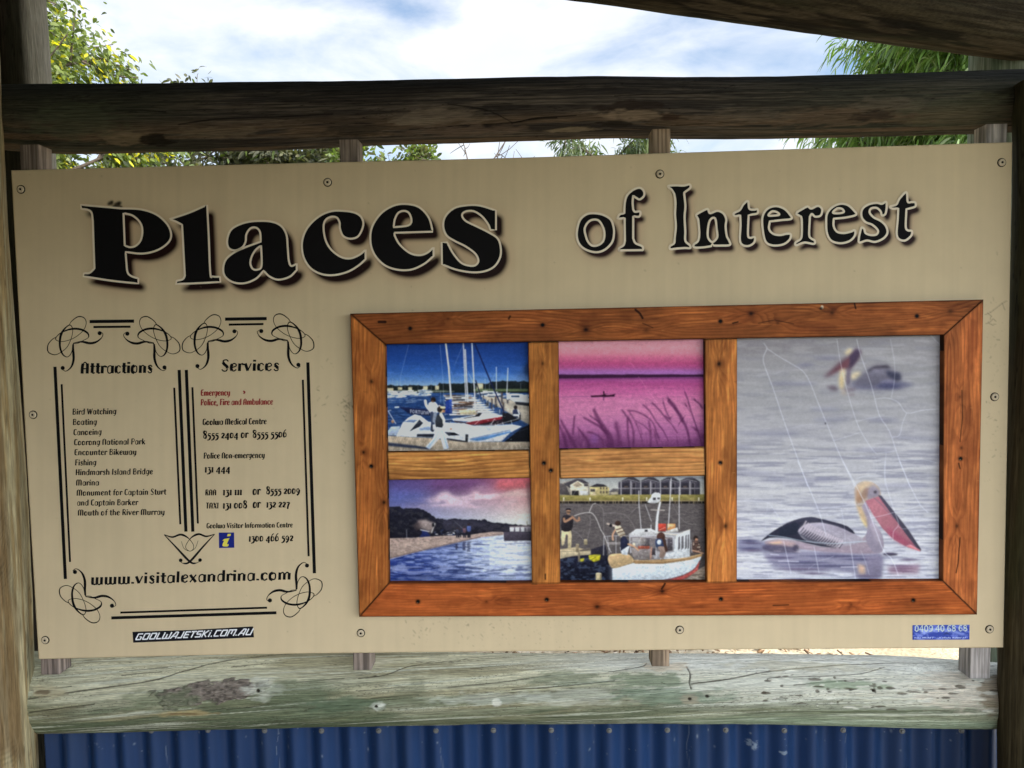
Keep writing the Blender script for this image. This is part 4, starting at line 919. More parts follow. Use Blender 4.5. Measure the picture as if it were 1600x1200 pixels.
def paint_beach():
    c = Canvas(602, 742, 836, 918, 2.0); c.shade = .34; c.T = (600, 740, 6.6667); R = random.Random(5)
    X, Y = c.U(); tx = np.clip((X - 60) / 1450, 0, 1)[..., None]; ty = np.clip((Y - 60) / 480, 0, 1)[..., None]
    tl = rgb(62, 52, 104); tr = rgb(176, 84, 98); bl = rgb(120, 134, 184); br = rgb(208, 212, 196)
    c.img[:] = (tl * (1 - tx) + tr * tx) * (1 - ty) + (bl * (1 - tx) + br * tx) * ty
    c.poly("60,60 700,60 1100,60 1100,140 800,160 500,200 300,240 60,260", (72, 62, 128), .55, 60); c.poly("500,60 1000,60 950,150 700,180 480,160", (96, 54, 100), .7, 40)
    c.poly("60,180 400,200 500,260 380,320 60,340", (72, 88, 160), .6, 40); c.poly("1200,60 1520,60 1520,140 1300,170 1150,160", (190, 86, 92), .8, 25)
    cl = fbm(X / 260 + Y / 300, Y / 60, 77, 5); base = np.zeros_like(cl)
    for P, col, al, b in (("160,320 330,290 500,260 600,190 680,200 720,250 900,200 1050,150 1200,190 1150,260 1000,330 850,350 600,340 400,340", (206, 176, 190), .75, 22), ("900,170 1080,150 1210,210 1110,300 960,350 860,330 930,250", (218, 178, 182), .6, 20), ("600,195 700,215 790,290 700,320 560,320", (214, 184, 194), .6, 16), ("1250,290 1350,270 1400,290 1300,320", (188, 164, 168), .7, 10), ("1200,200 1500,150 1500,230 1250,240", (206, 196, 180), .5, 25)):
        mk = np.zeros((c.H, c.W)); r = c.pmask([c.t(smooth_closed(P, 4))], pad=c.ts(3 * b)); mk[r[0]] = gblur(r[1], c.ts(b) * c.sc); mk *= .12 + 1.0 * sstep(.36, .70, cl)
        c.comp((slice(None), slice(None)), np.clip(mk, 0, 1), rgb(*col), al)
    # water first, then shore
    wm = mask_of(c, "60,900 300,830 560,770 750,725 980,665 1250,640 1540,640 1540,1170 60,1170")
    wx = np.clip((X - 200) / 1100, 0, 1) * np.clip(1.25 - (Y - 700) / 900, 0, 1)
    wc = rgb(34, 52, 122)[None, None] * (1 - sstep(0, 1, wx))[..., None] + rgb(186, 194, 206)[None, None] * sstep(0, 1, wx)[..., None]
    c.img[:] = c.img * (1 - wm[..., None]) + wc * wm[..., None]
    ripples(c, 60, 660, 1100, 1170, 90, 13, (20, 34, 84), (150, 164, 208), .62, 41, wm, (.5, .62)); ripples(c, 850, 640, 1540, 1170, 120, 10, (96, 106, 140), (222, 226, 232), .5, 47, wm, (.52, .64))
    ripples(c, 60, 960, 1540, 1170, 160, 18, (28, 38, 84), (150, 160, 200), .55, 52, wm, (.5, .6)); c.poly("60,1060 700,1080 1540,1120 1540,1170 60,1170", (22, 34, 80), .5, 30)
    hill = [(50, 345), (150, 338), (200, 365), (330, 362), (400, 372), (470, 415), (540, 465), (600, 470), (660, 480), (740, 472), (830, 482), (930, 476), (1010, 488), (1040, 475), (1090, 500), (1200, 515), (1320, 525), (1450, 540), (1540, 530), (1540, 610), (1200, 612), (900, 640), (600, 650), (50, 680)]
    hp = []
    for a, b in zip(hill[:-6], hill[1:-5]):
        for k in range(5): t = k / 5; hp.append((a[0] + (b[0] - a[0]) * t, a[1] + (b[1] - a[1]) * t + R.uniform(-7, 5)))
    c.poly(hp + hill[-5:], (24, 24, 36)); c.poly("560,480 900,490 1200,530 1450,555 1450,605 900,620 650,600", (50, 48, 62), .8, 14)
    ripples(c, 50, 350, 1500, 640, 40, 26, (12, 12, 20), (60, 58, 62), .4, 61, mask_of(c, "50,360 400,385 600,490 1500,545 1500,600 50,670"))
    c.poly("350,490 430,480 540,520 520,560 500,620 460,600 380,570", (150, 132, 126), .85, 10); c.poly("300,540 380,480 400,560 340,600", (80, 66, 66), .7, 12)
    c.poly("385,588 440,592 480,640 480,660 370,662 400,610", (26, 36, 84)); c.line("380,585 470,605", 8, (210, 205, 205)); c.line("530,520 495,615", 8, (205, 200, 200)); c.ell(512, 535, 12, 22, (20, 20, 26))
    for i in range(60):
        x = R.uniform(480, 860); y = R.uniform(585, 655); c.poly([(x, y), (x + R.uniform(6, 34), y - 4), (x + R.uniform(6, 34), y + R.uniform(4, 18)), (x, y + 8)], R.choice([(214, 210, 208), (18, 20, 28), (60, 62, 74), (34, 44, 78), (150, 146, 148), (20, 20, 26)]), .85)
    c.poly("50,674 300,668 600,648 850,645 1000,622 1130,606 1250,608 1240,640 1000,665 800,710 560,765 300,828 60,890", (150, 128, 118))
    sm = mask_of(c, "50,674 300,668 600,648 850,645 1000,622 1130,606 1250,608 1240,640 1000,665 800,710 560,765 300,828 60,890")
    ripples(c, 50, 600, 1300, 900, 30, 9, (100, 82, 78), (190, 166, 150), .4, 71, sm); c.line("60,880 300,822 560,762 800,706 1000,662", 12, (74, 60, 66), .6, 5)
    for i in range(50): x = R.uniform(70, 700); y = R.uniform(676, 720) - x * .03; c.line([(x, y), (x + R.uniform(6, 30), y)], 4, (50, 42, 46), .6)
    c.line("235,585 237,665", 5, (150, 150, 160)); c.line("730,490 850,600", 3, (150, 146, 150), .7); c.line("225,735 330,765 420,805", 3.5, (205, 190, 180), .7); c.line("1130,640 1230,628", 9, (70, 60, 64), .7)
    for x, s, h in ((885, (70, 84, 140), 1.0), (838, (92, 66, 76), .8), (765, (60, 62, 80), .7), (790, (40, 42, 56), .6)):
        y1 = 662; H = 145 * h
        c.line([(x - 7, y1 - H * .45), (x - 8, y1)], 15 * h, (24, 24, 36)); c.line([(x + 8, y1 - H * .45), (x + 9, y1)], 15 * h, (24, 24, 36)); c.poly([(x - 19 * h, y1 - H * .78), (x + 18 * h, y1 - H * .78), (x + 17 * h, y1 - H * .42), (x - 17 * h, y1 - H * .42)], s, smooth=2); c.ell(x - 2, y1 - H * .9, 11 * h, 14 * h, (50, 36, 38))
    for x, y, hh, w in ((885, 715, 105, 24), (835, 715, 90, 26), (755, 735, 60, 16)):
        for k in range(8): c.line([(x - w / 2 + R.uniform(-8, 8), y + k * hh / 8), (x + w / 2 + R.uniform(-8, 8), y + k * hh / 8)], 9, (34, 36, 62), .8, 3)
    c.poly("1245,602 1330,604 1540,610 1540,700 1400,700 1250,702", (60, 54, 66)); c.poly("1310,555 1400,548 1540,545 1540,606 1312,606", (206, 204, 208)); c.poly("1305,548 1480,540 1540,535 1540,556 1310,560", (110, 96, 100))
    for x in (1352, 1410, 1462, 1500): c.rect(x, 562, x + 16, 604, (70, 62, 74), .85)
    c.rect(1480, 560, 1540, 605, (100, 92, 100), .7); c.line("1245,604 1540,612", 5, (40, 36, 46)); c.line("1490,500 1492,545", 5, (70, 60, 60))
    for k in range(16): x = R.uniform(1250, 1530); y = R.uniform(702, 745); c.line([(x, y), (x + R.uniform(10, 60), y)], 7, (100, 96, 112), .6, 3)
    c.poly("1480,100 1520,80 1520,420 1500,300", (70, 60, 60), .35, 12); grain_of(c, 9, .035); return c

def paint_boat():
    c = Canvas(872, 738, 1106, 918, 2.0); c.shade = .34; c.T = (865, 740, 6.6667); R = random.Random(12)
    c.vgrad([(20, (148, 152, 156)), (200, (196, 194, 184))]); c.rect(50, 285, 1600, 1200, (84, 77, 77))
    ripples(c, 50, 310, 1600, 820, 45, 6, (64, 58, 62), (104, 96, 95), .55, 13)
    c.rect(50, 215, 1600, 290, (138, 126, 66)); ripples(c, 50, 215, 1600, 290, 60, 14, (112, 106, 52), (168, 152, 88), .6, 17)
    c.rect(50, 286, 1600, 312, (30, 26, 26)); c.line("50,284 1600,284", 8, (164, 140, 104))
    for i in range(90):
        x = R.uniform(60, 1580); c.rect(x, 290, x + R.uniform(4, 12), 314, R.choice([(150, 132, 96), (60, 52, 44), (110, 98, 76)]), .7)
    for x in (106, 380, 720, 970, 1235, 1512): c.rect(x - 6, 248, x + 6, 286, (222, 216, 196))
    # houses
    c.poly("60,110 110,90 240,55 300,58 370,105 376,220 60,225", (150, 140, 128)); c.poly("60,215 60,95 130,120 170,225", (84, 78, 80)); c.poly("105,105 240,52 300,60 372,102 250,112 170,150", (66, 62, 70)); c.poly("170,120 250,75 315,105 360,112 362,222 185,228", (214, 204, 178)); c.poly("195,120 255,82 300,120 240,140", (150, 130, 108), .8)
    c.rect(190, 178, 262, 226, (38, 36, 40)); c.rect(275, 180, 358, 226, (196, 194, 188)); c.rect(316, 108, 358, 132, (70, 66, 72)); c.line("170,158 362,158", 6, (235, 226, 204)); c.line("200,226 230,180", 4, (150, 150, 150), .8)
    c.poly("378,135 450,108 530,116 580,150 580,225 380,228", (196, 178, 118)); c.poly("375,138 450,104 520,112 562,136 470,140 440,140", (48, 46, 54)); c.rect(385, 155, 440, 226, (226, 206, 160)); c.rect(384, 160, 432, 188, (60, 56, 58), .9)
    for x in (484, 514, 546): c.rect(x, 142, x + 16, 164, (84, 74, 64)); c.rect(x, 180, x + 16, 205, (84, 74, 64))
    c.poly("575,225 600,165 670,158 680,215", (120, 112, 104)); c.poly("570,195 620,155 672,160 660,180", (92, 88, 92)); c.rect(600, 195, 670, 220, (176, 164, 140))
    for k, x in enumerate((675, 880, 1085, 1290)):
        c.poly([(x, 88), (x + 105, 40), (x + 150, 38), (x + 235, 88), (x + 235, 218), (x, 218)], (66, 62, 74)); c.poly([(x - 6, 92), (x + 105, 36), (x + 160, 36), (x + 240, 86), (x + 205, 78), (x + 110, 62)], (58, 56, 66)); c.line([(x, 90), (x + 105, 60), (x + 200, 84)], 5, (176, 172, 170), .8)
        c.rect(x + 40, 95, x + 110, 145, (44, 42, 52)); c.rect(x + 40, 165, x + 110, 215, (48, 44, 52)); c.rect(x + 135, 92, x + 185, 215, (92, 86, 94), .8); c.rect(x + 150, 100, x + 172, 145, (40, 38, 46)); c.rect(x + 150, 165, x + 172, 215, (40, 38, 46))
        for dx in (28, 130): c.line([(x + dx, 80), (x + dx, 218)], 9, (182, 178, 180))
        c.line([(x, 153), (x + 235, 153)], 6, (176, 172, 174)); c.rect(x + 60, 128, x + 100, 145, (110, 90, 80), .7); c.rect(x + 30, 150, x + 130, 158, (120, 114, 116), .7)
    c.line("1300,40 1600,48", 10, (110, 108, 118), .7)
    # jetty at left with its man
    c.poly("70,880 330,850 560,850 640,990 640,1150 60,1150", (22, 24, 40)); c.poly("390,790 540,740 560,830 520,900 400,880", (38, 36, 48)); ripples(c, 60, 880, 640, 1150, 40, 20, (12, 12, 22), (70, 84, 110), .6, 23, mask_of(c, "60,880 640,880 640,1150 60,1150"))
    c.poly("62,790 230,765 385,800 385,842 260,850 62,868", (166, 148, 116)); c.poly("62,800 385,800 385,842 200,856 62,890", (176, 160, 128)); c.line("62,812 385,806", 4, (90, 78, 64)); c.poly("270,800 380,770 385,800 270,806", (100, 90, 82))
    c.rect(232, 735, 264, 820, (132, 116, 92)); c.ell(248, 738, 17, 8, (170, 154, 124)); c.rect(316, 690, 352, 742, (140, 126, 96)); c.ell(334, 690, 17, 8, (184, 168, 132)); c.rect(254, 820, 274, 920, (120, 108, 90)); c.rect(440, 1042, 500, 1150, (176, 158, 118)); c.ell(470, 1042, 30, 9, (205, 188, 148)); c.line("490,1050 490,1150", 10, (110, 96, 72))
    c.poly("365,855 420,845 490,845 480,900 420,922 370,890", (206, 194, 30), .95, 3); c.poly("275,890 320,880 312,915 278,918", (200, 188, 40), .9, 3); c.line("370,870 480,850", 9, (150, 146, 60)); c.line("390,900 440,870", 6, (90, 88, 40))
    c.poly("85,580 180,590 186,700 180,780 150,790 148,650 128,640 112,730 84,745", (206, 186, 142), smooth=2); c.poly("92,450 125,432 175,440 205,470 185,590 84,590", (40, 36, 42), smooth=3)
    c.ell(155, 395, 22, 32, (180, 132, 100)); c.poly("125,382 132,362 175,362 182,384 160,378", (28, 26, 34)); c.line("140,398 175,402", 9, (24, 22, 26)); c.line("108,470 120,500 190,460", 24, (176, 128, 98), smooth=3); c.line("195,450 240,492 270,480", 20, (170, 122, 94), smooth=3); c.ell(265, 465, 10, 14, (176, 128, 98))
    # thrown rope
    for P, w in (("215,440 290,415 370,405 410,420 450,480 490,580 530,650 570,760 600,820", 7), ("370,405 405,325 440,310", 6)): c.line(P, w, (218, 212, 206), .95, smooth=4)
    for P in ("440,310 500,350 520,410 520,560 525,650 515,850", "520,415 640,410 740,430 810,500 850,580", "380,430 380,560 350,690", "780,440 860,360 940,330", "190,590 250,620 310,690", "1225,280 1280,400 1350,490 1420,525 1490,530"): c.line(P, 3.5, (160, 152, 152), .7, smooth=4)
    # the white boat
    c.poly("612,990 700,975 830,935 1130,935 1350,905 1545,850 1520,920 1470,1000 1360,1070 1200,1110 1040,1150 612,1150", (196, 206, 212)); c.poly("612,990 830,945 1130,945 1000,1150 612,1150", (204, 214, 222), .8, 30)
    c.line("1040,1132 1220,1095 1360,1055 1470,990 1525,905", 8, (90, 40, 44), smooth=4); c.poly("1040,1150 1220,1102 1360,1062 1470,998 1525,910 1500,1010 1380,1090 1200,1150", (186, 76, 70), smooth=0); c.poly("1240,1150 1400,1085 1510,1000 1600,950 1600,1150", (140, 122, 104)); ripples(c, 1250, 980, 1600, 1150, 30, 8, (80, 66, 60), (200, 182, 160), .7, 29, mask_of(c, "1260,1150 1400,1090 1510,1010 1600,960 1600,1150"))
    c.poly("800,905 1000,900 1250,885 1420,862 1545,832 1545,862 1420,900 1130,942 850,940", (166, 128, 84)); c.line("820,900 1130,912 1420,868 1545,836", 7, (206, 172, 124), smooth=3)
    for i in range(44): x = 840 + i * 12; c.line([(x, 905), (x + 8, 938)], 3, (96, 68, 44), .6)
    c.poly("580,850 640,835 760,835 825,880 830,925 760,950 650,985 600,975 565,900", (190, 158, 112), smooth=3)
    for i in range(20): c.line([(585 + i * 12, 845 + abs(i - 9) * 2), (600 + i * 11, 985 - i * 2.6)], 3.2, (112, 84, 52), .75)
    for i in range(8): c.line([(575, 865 + i * 15), (825, 850 + i * 13)], 2.5, (222, 194, 150), .5)
    T = c.T; c.T = None
    for x0, x1, y in ((994.5, 1000.5, 887.0), (1003, 1014.5, 886.6), (1024.5, 1032, 886.8), (1032, 1039.5, 886.4)):      # lettering too small to read, as in the print
        x = x0
        while x < x1: c.line([(x, y - 1.9), (x + R.uniform(-.3, .5), y + R.uniform(.8, 1.9))], .7, (128, 128, 128), R.uniform(.4, .8)); x += R.uniform(.9, 1.6)
    c.T = T
    # cabin
    c.poly("790,630 860,580 1000,572 1080,605 1300,615 1420,582 1420,870 1150,890 1000,900 800,820", (168, 166, 170)); c.poly("780,632 860,578 1010,572 1080,605 1290,628 1285,650 1060,640 880,648 790,645", (200, 198, 198)); c.poly("1280,640 1420,584 1420,865 1290,885 1150,892 1150,830 1250,815", (218, 222, 226)); c.line("1080,612 1290,640 1420,586", 8, (225, 210, 190))
    for x0, x1 in ((1296, 1318), (1330, 1355), (1370, 1388), (1396, 1412)):
        c.poly([(x0, 664 - (x0 - 1296) * .25), (x1, 656 - (x1 - 1296) * .25), (x1, 778 - (x1 - 1296) * .08), (x0, 800 - (x0 - 1296) * .1)], (96, 92, 96))
    c.poly("800,660 1060,655 1240,665 1240,800 1150,830 1010,780 800,780", (112, 104, 106)); c.rect(820, 670, 905, 760, (150, 146, 146)); c.rect(915, 670, 1000, 760, (84, 78, 82)); c.rect(1170, 680, 1240, 800, (72, 66, 72)); c.ell(925, 700, 40, 40, (170, 160, 150), .5, 6); c.rect(880, 755, 1000, 785, (150, 70, 52)); c.poly("800,785 1010,785 1050,890 840,900", (124, 114, 112)); c.rect(560, 715, 700, 745, (136, 128, 126)); c.poly("690,770 790,745 770,850 710,840", (210, 216, 224))
    # mast, radar, lifebuoys, aerials
    c.line("1072,600 1078,480 1092,380 1110,300", 28, (218, 218, 222), smooth=4, w2=18); c.poly("1010,250 1030,210 1080,195 1112,220 1110,285 1060,310 975,300", (214, 214, 216), smooth=2); c.rect(1035, 250, 1065, 275, (58, 54, 60)); c.rect(1080, 250, 1105, 268, (70, 66, 72)); c.line("1040,200 1060,185 1080,200", 9, (90, 84, 86)); c.line("1015,378 1155,382", 10, (190, 180, 170))
    c.rect(1092, 522, 1172, 600, (190, 62, 48)); c.line("1100,590 1165,560", 7, (225, 150, 130)); c.rect(1185, 522, 1270, 600, (206, 138, 76)); c.ell(1225, 545, 30, 16, (230, 190, 140), .8); c.poly("1165,600 1290,560 1300,605 1170,612", (205, 200, 196))
    for P, w in (("888,180 890,330 912,580", 8), ("955,320 1020,500", 5), ("1225,50 1215,240 1195,560", 9), ("1308,140 1308,575", 8), ("1015,535 1015,575", 8)): c.line(P, w, (212, 210, 212), .95)
    c.rect(950, 585, 980, 605, (36, 34, 40)); c.line("60,160 60,160", 1, (0, 0, 0), 0)
    for i in range(150):
        x = R.uniform(800, 1260); y = R.uniform(665, 890); l = R.uniform(4, 22)
        c.line([(x, y), (x + R.uniform(-3, 3), y + l)] if i % 2 else [(x, y), (x + l, y)], R.uniform(2, 6), R.choice([(206, 204, 206), (44, 40, 46), (120, 108, 104), (160, 120, 90), (80, 76, 84), (226, 226, 228)]), R.uniform(.3, .8))
    for i in range(60):
        x = R.uniform(620, 1500); y = R.uniform(955, 1130); c.line([(x, y), (x + R.uniform(10, 60), y + R.uniform(-6, 6))], R.uniform(3, 8), R.choice([(214, 222, 228), (176, 188, 198), (190, 202, 210)]), R.uniform(.05, .14), 4)
    # rails
    for P in ("525,655 700,645 900,655 1080,672 1180,682", "525,655 520,850", "560,660 575,780 580,830", "650,655 650,830", "790,655 800,830", "1065,700 1070,880", "1430,690 1440,820", "1180,680 1180,830"): c.line(P, 6, (190, 188, 194), .95)
    # the woman leaning out, seated people
    c.poly("640,545 690,540 725,590 745,640 700,668 650,600", (196, 182, 158), smooth=3); c.line("655,585 715,565", 11, (92, 68, 52)); c.line("668,615 735,595", 11, (92, 68, 52)); c.line("690,650 745,628", 9, (110, 84, 64)); c.ell(668, 518, 30, 26, (58, 40, 34)); c.line("640,545 600,535 560,522", 19, (206, 186, 170), smooth=3); c.ell(595, 540, 16, 17, (26, 24, 30)); c.line("640,590 615,640 618,690", 18, (198, 150, 118), smooth=3)
    c.poly("700,672 748,655 790,740 770,760 720,790 700,800", (34, 36, 58), smooth=2); c.line("780,735 840,760 885,800", 22, (196, 148, 112), smooth=3, w2=14); c.ell(838, 740, 14, 16, (220, 200, 170))
    c.ell(1118, 660, 44, 50, (70, 44, 38)); c.poly("1062,690 1120,680 1160,730 1140,780 1070,770", (46, 60, 92), smooth=3); c.ell(1100, 715, 22, 26, (204, 212, 222)); c.poly("1080,765 1150,760 1170,830 1140,880 1100,870 1110,800", (136, 112, 100), smooth=2); c.line("1150,690 1175,800", 30, (64, 42, 36)); c.rect(1010, 780, 1060, 850, (60, 54, 60)); c.line("1020,770 1010,880", 16, (176, 130, 110))
    c.ell(1480, 672, 24, 26, (40, 30, 28)); c.ell(1488, 690, 16, 16, (186, 132, 100)); c.poly("1450,710 1500,700 1530,760 1540,820 1450,820", (84, 62, 56), smooth=3)
    for i in range(28): c.ell(R.uniform(1450, 1535), R.uniform(710, 820), 7, 5, R.choice([(30, 24, 28), (206, 190, 170), (120, 80, 66)]), .8)
    c.line("1450,800 1560,830", 15, (186, 140, 112)); c.line("880,990 1030,1120", 3, (160, 168, 176), .7); grain_of(c, 10, .05); return c

def paint_pelican():
    c = Canvas(1148, 520, 1480, 914, 1.7); c.shade = .16; c.T = (1090, 460, 3.1373); R = random.Random(21)
    X, Y = c.X, c.Y
    c.img[:] = np.array([rgb(150, 147, 160)])
    c.T = None; c.vgrad([(524, (136, 132, 137)), (600, (152, 150, 155)), (700, (164, 162, 168)), (800, (178, 177, 184)), (912, (182, 182, 190))])
    big_ = fbm(X / 90, Y / 9, 14, 4); c.img *= (.93 + .14 * big_)[..., None]
    ripples(c, 1148, 520, 1480, 690, 38, 5.5, (132, 130, 145), (176, 174, 178), .4, 31, None, (.5, .72))
    ripples(c, 1148, 660, 1480, 800, 48, 3.6, (118, 118, 140), (194, 192, 194), .58, 35, sstep(660, 720, Y), (.5, .64))
    ripples(c, 1148, 780, 1480, 914, 34, 2.3, (122, 122, 146), (210, 209, 214), .6, 39, sstep(770, 815, Y), (.5, .62))
    c.poly("1148,520 1240,520 1300,540 1200,560 1148,556", (128, 120, 124), .35, 10)
    for x, y, rx in ((1292, 559, 22), (1260, 570, 14), (1240, 600, 40), (1430, 685, 40), (1366, 703, 34), (1200, 678, 50), (1180, 740, 40), (1250, 750, 60), (1420, 760, 50), (1160, 700, 20), (1300, 656, 30), (1380, 656, 26), (1290, 640, 26)):
        c.ell(x, y, rx, 2.4, (104, 104, 138), .5, 2.5)
    # far bird, out of focus
    c.T = (1260, 530, 8.8889)
    c.ell(1000, 640, 420, 55, (74, 74, 112), .8, 40); c.poly("620,600 700,520 790,470 880,390 1000,360 1130,365 1200,430 1300,480 1320,560 1250,620 1000,650 700,640", (96, 92, 110), .9, 34); c.poly("850,430 950,375 1120,360 1180,400 1080,400 940,410 870,450", (52, 46, 58), .85, 14); c.poly("1100,440 1300,470 1320,560 1230,580 1120,500", (50, 52, 76), .85, 18); c.ell(1000, 460, 110, 36, (128, 124, 144), .7, 24, .1); c.ell(1130, 590, 110, 28, (130, 128, 160), .6, 18)
    c.ell(1150, 650, 170, 32, (58, 60, 100), .8, 24); c.ell(1350, 630, 150, 22, (88, 90, 120), .7, 22)
    c.poly("600,500 660,460 750,450 760,480 680,560 620,560", (204, 186, 150), .9, 20); c.poly("560,420 620,400 610,560 600,640 560,640 540,560", (104, 92, 112), .85, 16)
    c.poly("235,525 330,440 470,310 600,220 700,130 755,170 740,240 680,330 600,420 560,410 450,440 300,520", (92, 60, 74), .92, 26); c.poly("300,510 400,420 520,320 600,260 620,320 560,400 420,440", (118, 66, 76), .7, 18); c.poly("600,230 700,130 755,170 730,250 650,370 590,420 600,330", (66, 54, 80), .9, 16)
    c.poly("530,190 580,130 640,130 620,190 560,230", (212, 192, 150), .9, 18); c.poly("470,420 540,410 540,540 520,700 460,690 455,540", (202, 180, 142), .95, 18); c.ell(485, 580, 22, 70, (210, 188, 128), .6, 16)
    c.poly("270,650 400,640 440,690 430,720 340,710", (96, 82, 96), .8, 18); c.ell(600, 700, 90, 22, (104, 86, 100), .7, 18); c.ell(620, 770, 60, 14, (128, 106, 116), .6, 14); c.ell(520, 740, 40, 40, (172, 150, 130), .5, 18)
    # near bird
    c.T = (1140, 720, 3.9024)
    c.poly("200,560 420,545 920,560 940,600 930,700 900,735 800,735 760,690 620,670 420,680 260,650", (104, 100, 128), .72, 10); c.poly("45,478 160,480 260,505 240,560 45,555", (98, 98, 132), .7, 10)
    for y, x0, x1 in ((590, 190, 420), (620, 270, 640), (660, 250, 620), (640, 300, 900), (686, 400, 620), (580, 400, 900), (600, 650, 930), (722, 300, 560), (725, 700, 920), (700, 740, 930), (655, 960, 1150), (640, 950, 1130), (602, 1020, 1160), (672, 960, 1130), (568, 930, 1020), (500, 50, 210), (535, 50, 200), (545, 60, 220), (486, 50, 190)):
        c.poly([(x0, y), ((x0 + x1) / 2, y - 7), (x1, y + 2), ((x0 + x1) / 2, y + 9)], R.choice([(78, 70, 100), (66, 64, 96), (92, 80, 106)]), .8, 3)
    for y, x0, x1 in ((630, 200, 260), (612, 300, 420), (648, 680, 780), (705, 260, 420), (690, 640, 740), (676, 930, 1050), (625, 1010, 1120), (570, 250, 300)): c.line([(x0, y), (x1, y + R.uniform(-4, 4))], 6, (204, 202, 214), .7, 2)
    c.poly("960,650 1160,630 1150,690 980,690", (130, 82, 102), .5, 10); c.poly("780,630 825,640 830,690 790,690", (206, 164, 128), .8, 8); c.poly("830,580 930,575 925,700 850,730", (112, 104, 126), .8, 10)
    # body
    c.poly("215,492 300,480 420,490 560,525 700,520 800,480 850,440 930,470 935,545 880,565 700,560 560,552 440,538 330,515 240,520", (150, 134, 146), smooth=3); c.poly("430,505 560,540 760,545 930,520 930,556 800,566 560,552 440,535", (150, 132, 148), .8, 6); c.poly("225,500 300,482 400,500 420,535 330,530 240,515", (176, 146, 146), .9, 6); c.poly("235,502 310,492 320,500 260,515", (232, 190, 140), .8, 5); c.poly("385,515 415,510 425,545 385,545", (64, 60, 78), .9, 5); c.poly("200,520 240,505 400,525 420,560 260,560 200,540", (70, 64, 88), .85, 6)
    c.poly("190,492 250,440 350,380 430,352 495,342 548,352 640,375 720,400 765,445 700,430 600,395 500,380 440,400 420,440 470,490 560,510 640,525 560,522 430,492 330,470 240,470", (42, 42, 58), smooth=2); c.poly("350,380 440,350 500,342 560,356 540,366 450,372 370,390", (54, 54, 72)); c.poly("300,415 400,372 430,395 410,450 300,460", (36, 40, 56))
    c.poly("420,420 470,385 560,378 660,402 745,440 810,475 790,500 700,520 620,510 530,480 440,440", (164, 156, 170), smooth=3); c.poly("560,385 660,405 745,442 760,455 660,430 570,400", (128, 118, 134), .7, 5)
    c.poly("425,410 470,385 560,380 650,402 720,432 690,470 600,470 500,440", (150, 142, 158), .8, 10); c.poly("410,440 470,430 560,470 660,500 650,530 560,518 470,490", (58, 56, 72), .9, 8)
    for i in range(17):
        t = i / 16; x = 422 + 235 * t; y = 432 + 98 * t ** .8
        c.line([(x + 44 - 12 * t, y - 62 + 18 * t), (x + 20, y - 24), (x - 4, y)], 10, (186, 172, 182), .85, 2.5, smooth=3, w2=4.5); c.line([(x + 30, y - 22), (x + 12, y + 2)], 4.5, (48, 46, 60), .85, 1.5)
    for i in range(30): x = R.uniform(500, 760); y = 395 + (x - 500) * .22 + R.uniform(0, 55); c.line([(x, y), (x + R.uniform(14, 40), y + R.uniform(4, 12))], 4, R.choice([(196, 186, 196), (128, 120, 138)]), .4, 2)
    for i in range(26): x = R.uniform(250, 900); y = 505 + R.uniform(0, 55) + (x > 420) * 8; c.line([(x, y), (x + R.uniform(10, 40), y + R.uniform(-3, 5))], 5, R.choice([(200, 184, 186), (140, 124, 140)]), .35, 3)
    c.line("240,455 330,465 440,488 560,500 640,505 720,498 900,486", 5, (178, 196, 206), .75, 2, smooth=3)
    # neck, head and bill
    c.poly("770,200 800,190 850,220 850,300 872,370 930,450 935,540 880,560 830,480 840,400 800,340 780,280", (140, 130, 148), smooth=3); c.poly("850,340 920,430 932,530 890,480 860,410", (166, 152, 166), .7, 8)
    c.poly("765,215 785,200 800,270 835,350 838,410 800,350 775,280", (194, 164, 122), .9, 6, smooth=2); c.poly("790,330 830,380 838,412 810,370", (220, 196, 128), .85, 5)
    c.poly("760,180 780,140 825,125 880,135 915,170 920,215 880,232 835,245 800,280 775,270 765,225", (168, 150, 138), smooth=3); c.poly("770,160 825,125 870,132 840,160 790,200", (198, 172, 136), .8, 8); c.poly("830,170 880,150 918,185 910,215 850,235 825,215", (136, 128, 146), .9, 6); c.poly("820,170 850,160 840,220 800,250 790,230", (140, 104, 84), .7, 6); c.poly("775,180 790,170 805,240 790,262 770,240", (160, 110, 74), .6, 5)
    c.ell(888, 190, 10, 9, (34, 28, 36)); c.ell(888, 190, 16, 14, (120, 110, 124), .5, 4)
    c.poly("828,245 880,225 920,215 1000,320 1080,420 1166,540 1162,552 1080,525 1000,480 930,410 870,320", (156, 94, 108), smooth=0); c.poly("840,260 900,240 960,310 1000,400 940,400 870,310", (170, 106, 116), .7, 14); c.poly("960,400 1060,470 1140,535 1050,510 970,450", (150, 64, 90), .75, 10)
    c.poly("905,210 925,212 1010,318 1090,420 1168,540 1164,552 1140,530 1070,440 990,330", (66, 62, 78)); c.line("880,225 930,270 1000,350", 5, (110, 96, 112), .7, 2); c.poly("1075,520 1105,512 1164,545 1160,552", (212, 120, 126), .9, 2); c.ell(980, 570, 45, 9, (58, 52, 70), .9, 3)
    # cracks in the laminate: long ones slanting, short ones between
    K = (212, 214, 226)
    c.T = (1090, 460, 3.1373)
